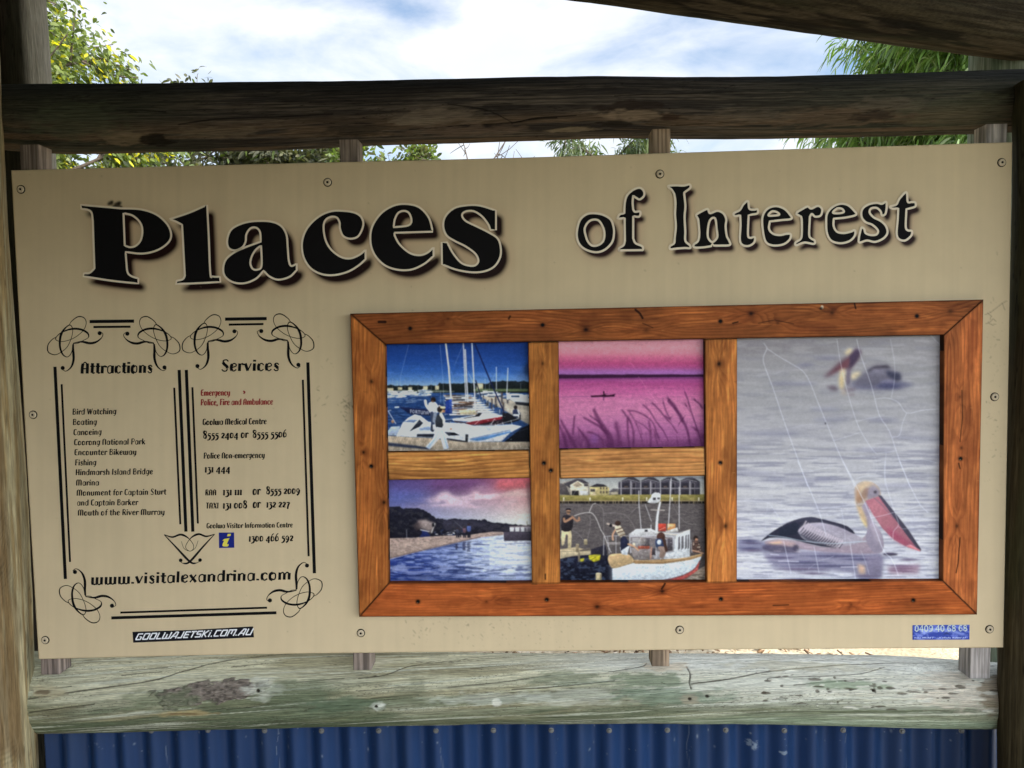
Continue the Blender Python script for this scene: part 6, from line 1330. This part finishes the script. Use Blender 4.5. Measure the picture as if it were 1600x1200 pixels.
# ------------------------------------------------------------------ posts
def post(x, y, r, z0, z1, fn, seed, label, n=420, nA=120, lean=0.0):
    z = np.linspace(z0, z1, n)
    C = np.stack([x + lean * (z - 1.4) + .006 * np.sin(z * 2 + seed), np.full(n, y) + .004 * np.cos(z * 3 + seed), z], 1)
    o = tube('post', C, np.full(n, r) + .003 * np.sin(z * 4 + seed), nA, fn, M_POST, rough=.0013, seed=seed, axes=((0, -1, 0), (1, 0, 0)))
    return tag(o, label, 'post', 'round timber posts of the sign shelter')
def col_post(base, pale, dark, moss, seed, cracks=(), knots=()):
    def fn(U, A):
        st = fbm(U * 4, A * 14, seed, 4); lg = fbm(U * 2.2, A * 1.8, seed + 3, 4); fn_ = fbm(U * 12, A * 46, seed + 5, 3)
        c = mixc(np.zeros(U.shape + (3,)) + base, pale, sstep(.44, .64, st)); c = mixc(c, dark, sstep(.52, .68, lg) * .75); c = mixc(c, moss, sstep(.48, .64, fbm(U * 2.4 + 5, A * 1.5, seed + 9, 3)) * .6)
        for k in range(2):
            rn = np.abs(fbm(U * (1.3 + k), A * (6 + 5 * k), seed + 95 + k, 2) - .5); c = mixc(c, np.array(dark) * .4, (1 - sstep(0, .012, rn)) * sstep(.45, .6, fbm(U * 2, A * 3, seed + 99 + k, 2)) * .8)
        d = np.zeros(U.shape)
        for pts, w in cracks:
            mk = near_curve(U, A, pts, w, .09); c = mixc(c, (.03, .022, .014), mk * .9); d -= mk * .002
        for ku, ka, kr in knots:
            q = np.hypot((U - ku) / 1.6, (A - ka) * .09); g = (q / .007) + 1.2 * (fbm(U * 20, A * 5, seed + 20, 2) - .5); w = np.exp(-(q / (kr * 1.7)) ** 2)
            c = c * (1 - .45 * (w * (.5 + .5 * np.cos(g * 6.28)))[..., None]); c = mixc(c, (.34, .18, .08), np.exp(-(q / (kr * .45)) ** 2) * .8)
        return c * (.74 + .52 * fn_)[..., None], d
    return fn
PXL = at(47, 1200, -.02); 
CRK = [([(.35, .62), (.55, .66), (.8, .62), (1.0, .66), (1.2, .70), (1.5, .68)], .0016), ([(.3, .2), (.9, .25), (1.4, .22)], .002), ([(.2, 1.0), (.7, 1.05)], .0012)]
post(-1.331, .0, .098, -.15, 2.62, col_post((.33, .235, .11), (.46, .39, .23), (.15, .095, .045), (.27, .29, .20), 201, CRK, ((.70, .98, .028), (1.26, .85, .035))), 3, 'brown knotty front post at the left end of the pale lower log')
post(1.309, .0, .098, -.15, 2.19, col_post((.058, .044, .021), (.09, .072, .038), (.02, .014, .008), (.055, .055, .024), 221, ((((.5, -.7), (1.6, -.75)), .0016),)), 4, 'dark olive-brown front post at the right end of the pale lower log')
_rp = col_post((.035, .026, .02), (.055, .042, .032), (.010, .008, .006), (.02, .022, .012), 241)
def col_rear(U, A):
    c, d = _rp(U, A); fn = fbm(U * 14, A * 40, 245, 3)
    return mixc(c, (.36, .33, .28), sstep(.78, 1.0, A + .25 * (fbm(U * 3, A * 4, 247, 3) - .5)) * (.7 + .3 * fn)), d  # near-black face carries painted shade, pale right side painted light
post(-1.455, .42, .085, -.15, 2.7, col_rear, 5, 'mossy rear post, shade painted dark and lit side painted pale, standing behind the left edge of the sign')
post(1.457, .42, .090, -.15, 2.7, col_post((.22, .26, .19), (.36, .40, .32), (.08, .08, .055), (.20, .27, .20), 261), 6, 'greenish rear post standing behind the right edge of the sign')

# ------------------------------------------------------------------ square battens carrying the panel
def batten(xt, xb_, ztop, zbot, label, lt, seed, w=.042):
    dpt = .05; n = 90
    z = np.linspace(0, 1, n); V = []; K = []
    prof = [(-1, 0), (-1, 1), (1, 1), (1, 0)]; pts = []
    per = 14
    for k in range(4):
        (ax, ay), (bx, by) = prof[k], prof[(k + 1) % 4]
        for j in range(per): t = j / per; pts.append((ax + (bx - ax) * t, ay + (by - ay) * t))
    pts = np.array(pts)
    zz = zbot + (ztop - zbot) * z
    xx = xb_ + (xt - xb_) * z
    P = np.zeros((n, len(pts), 3)); P[..., 0] = xx[:, None] + pts[None, :, 0] * w / 2; P[..., 1] = .0125 + pts[None, :, 1] * dpt; P[..., 2] = zz[:, None]
    q = np.arange(len(pts))[None]; st = fbm(q * .9 + seed * 7, zz[:, None] * 5, seed, 4); fn = fbm(q * 2.3, zz[:, None] * 18, seed + 3, 3)
    col = mixc(np.zeros((n, len(pts), 3)) + np.array(lt) * .55, np.array(lt) * 1.25, sstep(.36, .64, st)) * (.75 + .5 * fn)[..., None]
    V = P.reshape(-1, 3); m = len(pts); b = len(V)
    V = np.concatenate([V, [[xx[0], .0125 + dpt / 2, zz[0]], [xx[-1], .0125 + dpt / 2, zz[-1]]]]); K = np.concatenate([col.reshape(-1, 3), [np.array(lt) * .8] * 2])
    j = np.arange(m); j2 = (j + 1) % m
    T = np.concatenate([np.stack([np.full(m, b), j2, j], 1), np.stack([np.full(m, b + 1), (n - 1) * m + j, (n - 1) * m + j2], 1)])
    o = mesh_tri_quad('batten', V, grid_faces(n, m, wrap=True), T, M_BATTEN, None, K, smooth=False)
    return tag(o, label, 'batten', 'timber battens behind the sign')
YF = .0125
for (x0a, x1a, yt), (x0b_, x1b_, yb), lab, lt, sd in (((31, 60, 226), (65, 92, 1054), 'square batten behind the left end of the sign, foot notched into the pale log', (.24, .19, .16), 1),
        ((530, 559, 218), (552.5, 580, 1047), 'grey square batten behind the sign left of the picture frame, below the word Places', (.25, .20, .165), 2),
        ((1019, 1047.5, 201.5), (1019.5, 1045, 1041), 'reddish-brown square batten behind the sign above the letter I of Interest', (.34, .25, .17), 3),
        ((1542, 1574, 193.5), (1517, 1545, 1060), 'pale grey square batten behind the right end of the sign', (.42, .38, .35), 4)):
    a = at((x0a + x1a) / 2, yt, YF); b = at((x0b_ + x1b_) / 2, yb, YF)
    w = at(x1a, yt, YF)[0] - at(x0a, yt, YF)[0]
    batten(a[0], b[0], a[2], b[2], lab, lt, sd, w)

# ------------------------------------------------------------------ blue corrugated sheet under the lower log
YS = .155; PITCH = .0779
xa, xb2 = -1.30, 1.30; nx = 1500; nz = 200
Xs = np.linspace(xa, xb2, nx); Zs = np.r_[np.linspace(.03, .48, 20, endpoint=False), np.linspace(.48, float(at(800, 1112, YS)[2]), nz - 20)]
ph = float(at(495 + 10, 1150, YS)[0])
prof = .0135 * np.cos(2 * math.pi * (Xs - ph) / PITCH)
VX, VZ = np.meshgrid(Xs, Zs, indexing='ij')
Ysh = YS - prof[:, None] + .0012 * (fbm(VX * 3, VZ * 3, 310, 2) - .5)
colS = np.zeros((nx, nz, 3)) + np.array([.011, .036, .108]); colS *= (.82 + .36 * fbm(VX * 6, VZ * 2.5, 312, 4))[..., None]
colS = mixc(colS, (.02, .045, .11), sstep(.55, .75, fbm(VX * 16, VZ * 2, 314, 3)) * .5)
Rr = random.Random(9)
for i in range(110):
    x = Rr.uniform(xa, xb2); z = Rr.uniform(.49, Zs[-1]); rx = Rr.choice([.0012, .0016, .0022]); rz = rx * Rr.uniform(.8, 2.2)
    i0, i1 = np.searchsorted(Xs, [x - .006, x + .006]); w = np.exp(-((VX[i0:i1] - x) / rx) ** 2 - ((VZ[i0:i1] - z) / rz) ** 2) * Rr.uniform(.2, .6)
    colS[i0:i1] = mixc(colS[i0:i1], (.30, .34, .38), w)
for px, py, rx, ry in ((1176, 1160, 9, 9), (1160, 1194, 5, 3), (1222, 1172, 4, 3), (1565, 1140, 4, 4)):
    p = at(px, py, YS); q = np.hypot((VX - p[0]) / (rx * .0017), (VZ - p[2]) / (ry * .0017)) + 1.2 * (fbm(VX * 90, VZ * 90, 320, 3) - .5) * 2
    colS = mixc(colS, (.22, .27, .33), (1 - sstep(.6, 1.1, q)) * .7)
for px in (258, 432, 690, 1075, 1318):
    p = at(px, 1160, YS); q = np.abs(VX - p[0] - .003 * np.sin(VZ * 60)) / .0014; colS = mixc(colS, (.25, .29, .34), np.clip(1 - q, 0, 1) * (fbm(VX * 10, VZ * 40, 330 + px, 2) > .5) * .5)
P = np.stack([VX, Ysh, VZ], -1)
sheet = mesh_obj('corrugated_panel', P.reshape(-1, 3), grid_faces(nx, nz), M_SHEET, None, colS.reshape(-1, 3), smooth=True)
tag(sheet, 'dark blue corrugated steel sheet fixed below the pale lower log', 'corrugated panel')
sm_ = sheet.modifiers.new('thickness', 'SOLIDIFY'); sm_.thickness = .0008; sm_.offset = 1
first = None
for px in (140, 232, 317, 403.7, 495, 588, 679, 768, 858.7, 950, 1042, 1133.7, 1226.7, 1320, 1412, 1507):
    x = float(at(px, 1141, YS - .0145)[0]); k = round((x - ph) / PITCH); x = ph + k * PITCH
    zz = float(at(px, 1141.5, YS - .0145)[2]) + Rr.uniform(-.002, .001)
    if first is None:
        first = lathe('roofing_screw', [(.0075, 0), (.0075, .0015), (.0050, .0020), (.0046, .0060), (.0030, .0068)], 12, M_STEEL, sheet, (x, YS - .0130, zz))
    else:
        c = first.copy(); COL.objects.link(c); c.location = (x, YS - .0130, zz)

# ------------------------------------------------------------------ roof and side screen added out of view to shade the board
def corrugated(name, A, Bv, Cv, label, cat, mat, pitch=.0779, amp=.009):
    """sheet spanned from A by vectors Bv (across the ribs) and Cv (along them)."""
    A, Bv, Cv = map(lambda q: np.array(q, float), (A, Bv, Cv)); L = np.linalg.norm(Bv); n = int(L / pitch * 10)
    nn = np.cross(Bv, Cv); nn /= np.linalg.norm(nn)
    t = np.linspace(0, 1, n); off = amp * np.cos(2 * math.pi * t * L / pitch)
    e = A + t[:, None] * Bv + off[:, None] * nn
    P = np.stack([e, e + Cv], 1).reshape(-1, 3)
    o = mesh_obj(name, P, grid_faces(n, 2), mat, None, None, smooth=True)
    m = o.modifiers.new('thickness', 'SOLIDIFY'); m.thickness = .0008
    return tag(o, label, cat)
corrugated('added_shade_roof', (-2.6, -2.05, 1.58), (6.6, 0, 1.26), (0, 3.35, 1.40), 'unseen corrugated steel roof added to shade the sign', 'roof', M_ROOF)
corrugated('added_shade_screen', (-1.46, -.20, .05), (.40, -3.4, 0), (0, 0, 1.9), 'unseen dark corrugated screen added to darken the left of the sign', 'screen', M_SHEETDARK)

# ------------------------------------------------------------------ ground
def mat_ground():
    mt, nt, p = new_mat('dry_ground')
    c = nt.nodes.new('ShaderNodeTexCoord'); n = nt.nodes.new('ShaderNodeTexNoise'); n.inputs['Scale'].default_value = 2.5; n.inputs['Detail'].default_value = 10; n.inputs['Roughness'].default_value = .7
    n2 = nt.nodes.new('ShaderNodeTexNoise'); n2.inputs['Scale'].default_value = 60; n2.inputs['Detail'].default_value = 6
    r = nt.nodes.new('ShaderNodeValToRGB'); r.color_ramp.elements[0].color = (.30, .22, .14, 1); r.color_ramp.elements[0].position = .35; r.color_ramp.elements[1].color = (.56, .46, .32, 1); r.color_ramp.elements[1].position = .65
    m2 = nt.nodes.new('ShaderNodeMapRange'); m2.inputs['From Min'].default_value = .3; m2.inputs['From Max'].default_value = .7; m2.inputs['To Min'].default_value = .75; m2.inputs['To Max'].default_value = 1.2
    mm = nt.nodes.new('ShaderNodeMix'); mm.data_type = 'RGBA'; mm.blend_type = 'MULTIPLY'; mm.inputs['Factor'].default_value = 1
    b = nt.nodes.new('ShaderNodeBump'); b.inputs['Strength'].default_value = .5; b.inputs['Distance'].default_value = .02
    l = nt.links.new
    l(c.outputs['Object'], n.inputs['Vector']); l(c.outputs['Object'], n2.inputs['Vector']); l(n.outputs['Fac'], r.inputs['Fac']); l(n2.outputs['Fac'], m2.inputs['Value']); l(r.outputs['Color'], mm.inputs['A']); l(m2.outputs['Result'], mm.inputs['B']); l(mm.outputs['Result'], p.inputs['Base Color']); l(n2.outputs['Fac'], b.inputs['Height']); l(b.outputs['Normal'], p.inputs['Normal'])
    p.inputs['Roughness'].default_value = .95; p.inputs['Specular IOR Level'].default_value = .1
    return mt
g = np.r_[-600, -200, -60, np.linspace(-20, 20, 61), 60, 200, 600]
GX, GY = np.meshgrid(g, g, indexing='ij')
GZ = .10 * (fbm(GX / 5, GY / 5, 400, 3) - .5) * (np.hypot(GX, GY) > 3)
def ground_mat(name, c0, c1, sc):
    mt = mat_ground(); mt.name = name
    r = [n for n in mt.node_tree.nodes if n.type == 'VALTORGB'][0]
    r.color_ramp.elements[0].color = (*c0, 1); r.color_ramp.elements[1].color = (*c1, 1)
    return mt
gr = mesh_obj('ground', np.stack([GX, GY, GZ], -1).reshape(-1, 3), grid_faces(len(g), len(g)), ground_mat('dry_grass', (.06, .07, .025), (.13, .12, .05), 2), smooth=True)
tag(gr, kind='structure')
def patch(name, x0, x1, y0, y1, z, mt, seed):
    gx = np.linspace(x0, x1, 60); gy = np.linspace(y0, y1, 60); QX, QY = np.meshgrid(gx, gy, indexing='ij')
    wob = .35 * (fbm(QX / 1.3, QY / 1.3, seed, 3) - .5); edge = np.clip(np.minimum(np.minimum(QX - x0, x1 - QX), np.minimum(QY - y0, y1 - QY)) / .5, 0, 1)
    QZ = .10 * (fbm(QX / 5, QY / 5, 400, 3) - .5) * (np.hypot(QX, QY) > 3) + z
    return tag(mesh_obj(name, np.stack([QX + wob * (1 - edge), QY + wob * (1 - edge), QZ], -1).reshape(-1, 3), grid_faces(60, 60), mt, smooth=True), kind='structure')
patch('gravel', -3.4, 6.5, .62, 4.2, .012, ground_mat('pale_gravel', (.46, .36, .23), (.66, .56, .40), 2), 410)
patch('paving', -3.0, 4.5, -4.2, .45, .010, ground_mat('dull_paving', (.13, .105, .075), (.21, .175, .13), 2), 420)
# bark mulch behind the sign
n = 9000
mx_ = RNG.uniform(-2.2, 3.4, n); my_ = RNG.uniform(.7, 3.4, n); keep = (mx_ < 1.35 + .5 * RNG.random(n)); mx_, my_ = mx_[keep], my_[keep]; n = len(mx_)
L_ = RNG.uniform(.012, .06, n); Wd = RNG.uniform(.004, .013, n); th = RNG.uniform(0, math.pi, n); ti = RNG.normal(0, .35, n); zc_ = RNG.uniform(.014, .045, n)
ex = np.stack([np.cos(th) * np.cos(ti), np.sin(th) * np.cos(ti), np.sin(ti)], 1); ey = np.stack([-np.sin(th), np.cos(th), RNG.normal(0, .3, n)], 1); ez = np.cross(ex, ey)
ctr = np.stack([mx_, my_, zc_], 1); V = []
for sx, sy, sz in ((-1, -1, -1), (1, -1, -1), (1, 1, -1), (-1, 1, -1), (-1, -.6, 1), (1, -.7, 1), (.8, .6, 1), (-.9, .7, 1)):
    V.append(ctr + ex * (sx * L_ / 2)[:, None] + ey * (sy * Wd / 2)[:, None] + ez * sz * .002)
V = np.stack(V, 1).reshape(-1, 3); Fq = np.array([[0, 3, 2, 1], [4, 5, 6, 7], [0, 1, 5, 4], [1, 2, 6, 5], [2, 3, 7, 6], [3, 0, 4, 7]])
F = (np.arange(n)[:, None, None] * 8 + Fq[None]).reshape(-1, 4)
pal = np.array([(.34, .22, .13), (.52, .40, .27), (.20, .12, .07), (.66, .58, .46), (.09, .05, .03)]); K = np.repeat(pal[RNG.choice(5, n, p=[.3, .26, .2, .12, .12])] * RNG.uniform(.8, 1.15, (n, 1)), 8, 0)
tag(mesh_obj('mulch', V, F, mat_col('bark_mulch', .9, .1), None, K), kind='stuff')

# ------------------------------------------------------------------ trees
def tubes_mesh(name, segs, mat, parent):
    """branches: list of (points (n,3), radii)."""
    V = []; F = []; b = 0
    for P, Rr in segs:
        P = np.asarray(P); n = len(P); k = 7 if Rr[0] > .02 else 5
        T = np.gradient(P, axis=0); T /= np.linalg.norm(T, axis=1, keepdims=True) + 1e-9
        ref = np.where(np.abs(T[:, 2:3]) > .9, [[1.0, 0, 0]], [[0, 0, 1.0]]); A = np.cross(T, ref); A /= np.linalg.norm(A, axis=1, keepdims=True) + 1e-9; B = np.cross(T, A)
        a = np.linspace(0, 2 * math.pi, k, endpoint=False)
        Q = P[:, None] + np.asarray(Rr)[:, None, None] * (np.cos(a)[None, :, None] * A[:, None] + np.sin(a)[None, :, None] * B[:, None])
        V.append(Q.reshape(-1, 3)); F.append(grid_faces(n, k, True, b)); b += n * k
    return mesh_obj(name, np.concatenate(V), np.concatenate(F), mat, parent, smooth=True)

def leaf_mesh(name, base, dirn, length, width, droop, cols, mat, parent, rng, seg=3):
    """leaves as folded, curved blades."""
    n = len(base)
    d = dirn / (np.linalg.norm(dirn, axis=1, keepdims=True) + 1e-9)
    r = rng.normal(size=(n, 3)); s = np.cross(d, r); s /= np.linalg.norm(s, axis=1, keepdims=True) + 1e-9
    nn = np.cross(d, s)
    ts = np.linspace(0, 1, seg + 1); wp = np.sin(np.pi * np.clip(ts * .92 + .06, 0, 1)) ** .8
    rows = []
    for t, w in zip(ts, wp):
        c = base + d * (length * t)[:, None]; c = c + np.array([0, 0, -1.0]) * (droop * length * t * t)[:, None]
        hw = (width * w / 2)[:, None]
        rows += [c - s * hw + nn * hw * .35, c + s * hw + nn * hw * .35]
    V = np.stack(rows, 1).reshape(-1, 3); k = 2 * (seg + 1)
    fq = np.array([[2 * i, 2 * i + 1, 2 * i + 3, 2 * i + 2] for i in range(seg)])
    F = (np.arange(n)[:, None, None] * k + fq[None]).reshape(-1, 4)
    return mesh_obj(name, V, F, mat, parent, np.repeat(cols, k, 0))

def grow(rng, root, height, spread, nlimb, ntwig, lean=(0, 0), r0=.12, rise=.45, fork=.35):
    """trunk with limbs and twigs inside an uneven crown; returns segments and leaf-bearing twigs."""
    segs = []; twigs = []
    t = np.linspace(0, 1, 9)
    top = np.array(root) + (lean[0], lean[1], height)
    tr = np.array(root)[None] + t[:, None] * (top - np.array(root)) + .05 * height * np.stack([np.sin(t * 4 + rng.uniform(0, 6)), np.cos(t * 3 + rng.uniform(0, 6)), 0 * t], 1) * t[:, None]
    segs.append((tr, r0 * (1 - .8 * t)))
    for i in range(nlimb):
        f = rng.uniform(fork, .98); p0 = np.array([np.interp(f, t, tr[:, k]) for k in range(3)])
        az = i * 2.4 + rng.uniform(-.5, .5); L_ = spread * rng.uniform(.6, 1.12) * (1.15 - .45 * f)
        dirn = np.array([math.cos(az), math.sin(az), rise + rng.uniform(-.2, .45)]); dirn /= np.linalg.norm(dirn)
        q = np.linspace(0, 1, 7); bend = rng.normal(0, .12, 3)
        P = p0 + q[:, None] * dirn * L_ + (q ** 2)[:, None] * bend * L_
        rl = r0 * .42 * (1 - f * .5); segs.append((P, rl * (1 - .85 * q) + .003))
        for j in range(ntwig):
            g_ = rng.uniform(.25, 1.0); b0 = np.array([np.interp(g_, q, P[:, k]) for k in range(3)])
            d2 = dirn * .6 + rng.normal(0, .6, 3); d2 /= np.linalg.norm(d2); l2 = L_ * rng.uniform(.18, .42)
            s_ = np.linspace(0, 1, 5); T = b0 + s_[:, None] * d2 * l2 + (s_ ** 2)[:, None] * rng.normal(0, .18, 3) * l2
            segs.append((T, .011 * (1 - .8 * s_) * (r0 / .12) + .002)); twigs.append(T)
    return segs, twigs

def twig_points(rng, twigs, per, jit):
    b = []; d = []
    for T in twigs:
        m = max(1, int(per * rng.uniform(.5, 1.5))); g_ = rng.uniform(.15, 1.0, m) * 4; i = np.minimum(g_.astype(int), 3); f = (g_ - i)[:, None]
        b.append(T[i] * (1 - f) + T[i + 1] * f + rng.normal(0, jit, (m, 3))); d.append((T[-1] - T[0])[None] / np.linalg.norm(T[-1] - T[0]) + rng.normal(0, .7, (m, 3)))
    return np.concatenate(b), np.concatenate(d)

def tree(name, label, root, height, spread, nlimb, ntwig, per, ll, lw, pal, pw, seed, droop=.25, down=0.0, jit=.06, lean=(0, 0), r0=.12, rise=.45, fork=.35, grp=None, cat='tree', seg=3):
    rng = np.random.default_rng(seed)
    t = empty(name, root); tag(t, label, cat, grp)
    segs, tw = grow(rng, root, height, spread, nlimb, ntwig, lean, r0, rise, fork)
    tubes_mesh('trunk', segs, M_BARK, t)
    if per:
        b, d = twig_points(rng, tw, per, jit); d[:, 2] -= down
        n = len(b); pal = np.array(pal); cl = pal[rng.choice(len(pal), n, p=pw)] * rng.uniform(.75, 1.25, (n, 1))
        leaf_mesh('crown', b, d, rng.uniform(ll * .6, ll * 1.25, n), rng.uniform(lw * .7, lw * 1.25, n), np.full(n, droop), cl, M_LEAF, t, rng, seg)
    return t
GREENS = [(.12, .155, .04), (.17, .215, .045), (.06, .08, .025), (.52, .46, .02), (.27, .31, .12)]
tree('broadleaf_tree', 'leafy tree with yellow and green leaves beyond the upper left post', (-5.08, 4.3, 0), 5.3, 1.66, 62, 17, 165, .064, .028, GREENS, [.34, .22, .24, .11, .09], 11, droop=.3, down=.35, jit=.09, r0=.13, rise=.25, fork=.25)
WIL = [(.15, .25, .06), (.22, .33, .09), (.08, .13, .035), (.36, .42, .20)]
tree('willow_tree', 'pale green tree with long narrow drooping leaves beyond the upper right post', (4.7, 4.6, 0), 5.1, 1.85, 74, 18, 150, .125, .018, WIL, [.35, .35, .15, .15], 12, droop=.55, down=.9, jit=.08, r0=.12, rise=.30, fork=.35, seg=4)
EUC = [(.10, .135, .06), (.06, .085, .035), (.15, .18, .07)]
tree('gum_tree', 'thin-leaved tree whose top shows over the middle of the sign', (1.15, 8.6, 0), 4.15, 1.3, 30, 13, 44, .12, .02, EUC, [.4, .35, .25], 13, droop=.5, down=.6, jit=.08, r0=.07, rise=.4)
tree('bare_tree', 'leafless tree with thin dark twigs seen in the gap above the word Places', (-.8, 8.4, 0), 4.0, 1.5, 26, 9, 0, .1, .02, EUC, [.4, .35, .25], 14, r0=.05, rise=.9)
HED = [(.085, .085, .045), (.05, .055, .028), (.12, .115, .06), (.10, .14, .03)]
for i, (x, y, h, sp, sd, lab) in enumerate(((-5.3, 9.6, 4.6, 1.6, 15, 'olive shrub filling the gap above the sign at the far left'), (-3.7, 9.9, 4.7, 1.5, 16, 'grey-olive shrub seen above the letters la of Places'), (-2.4, 9.5, 4.3, 1.2, 17, 'yellow-green shrub showing left of the second batten'))):
    tree('shrub', lab, (x, y, 0), h, sp, 42, 14, 60, .12, .045, HED if i < 2 else HED[2:] + GREENS[1:3], [.35, .3, .25, .1] if i < 2 else [.3, .3, .25, .15], sd, droop=.3, jit=.1, r0=.06, rise=.45, fork=.15, grp='shrubs behind the sign', cat='shrub')
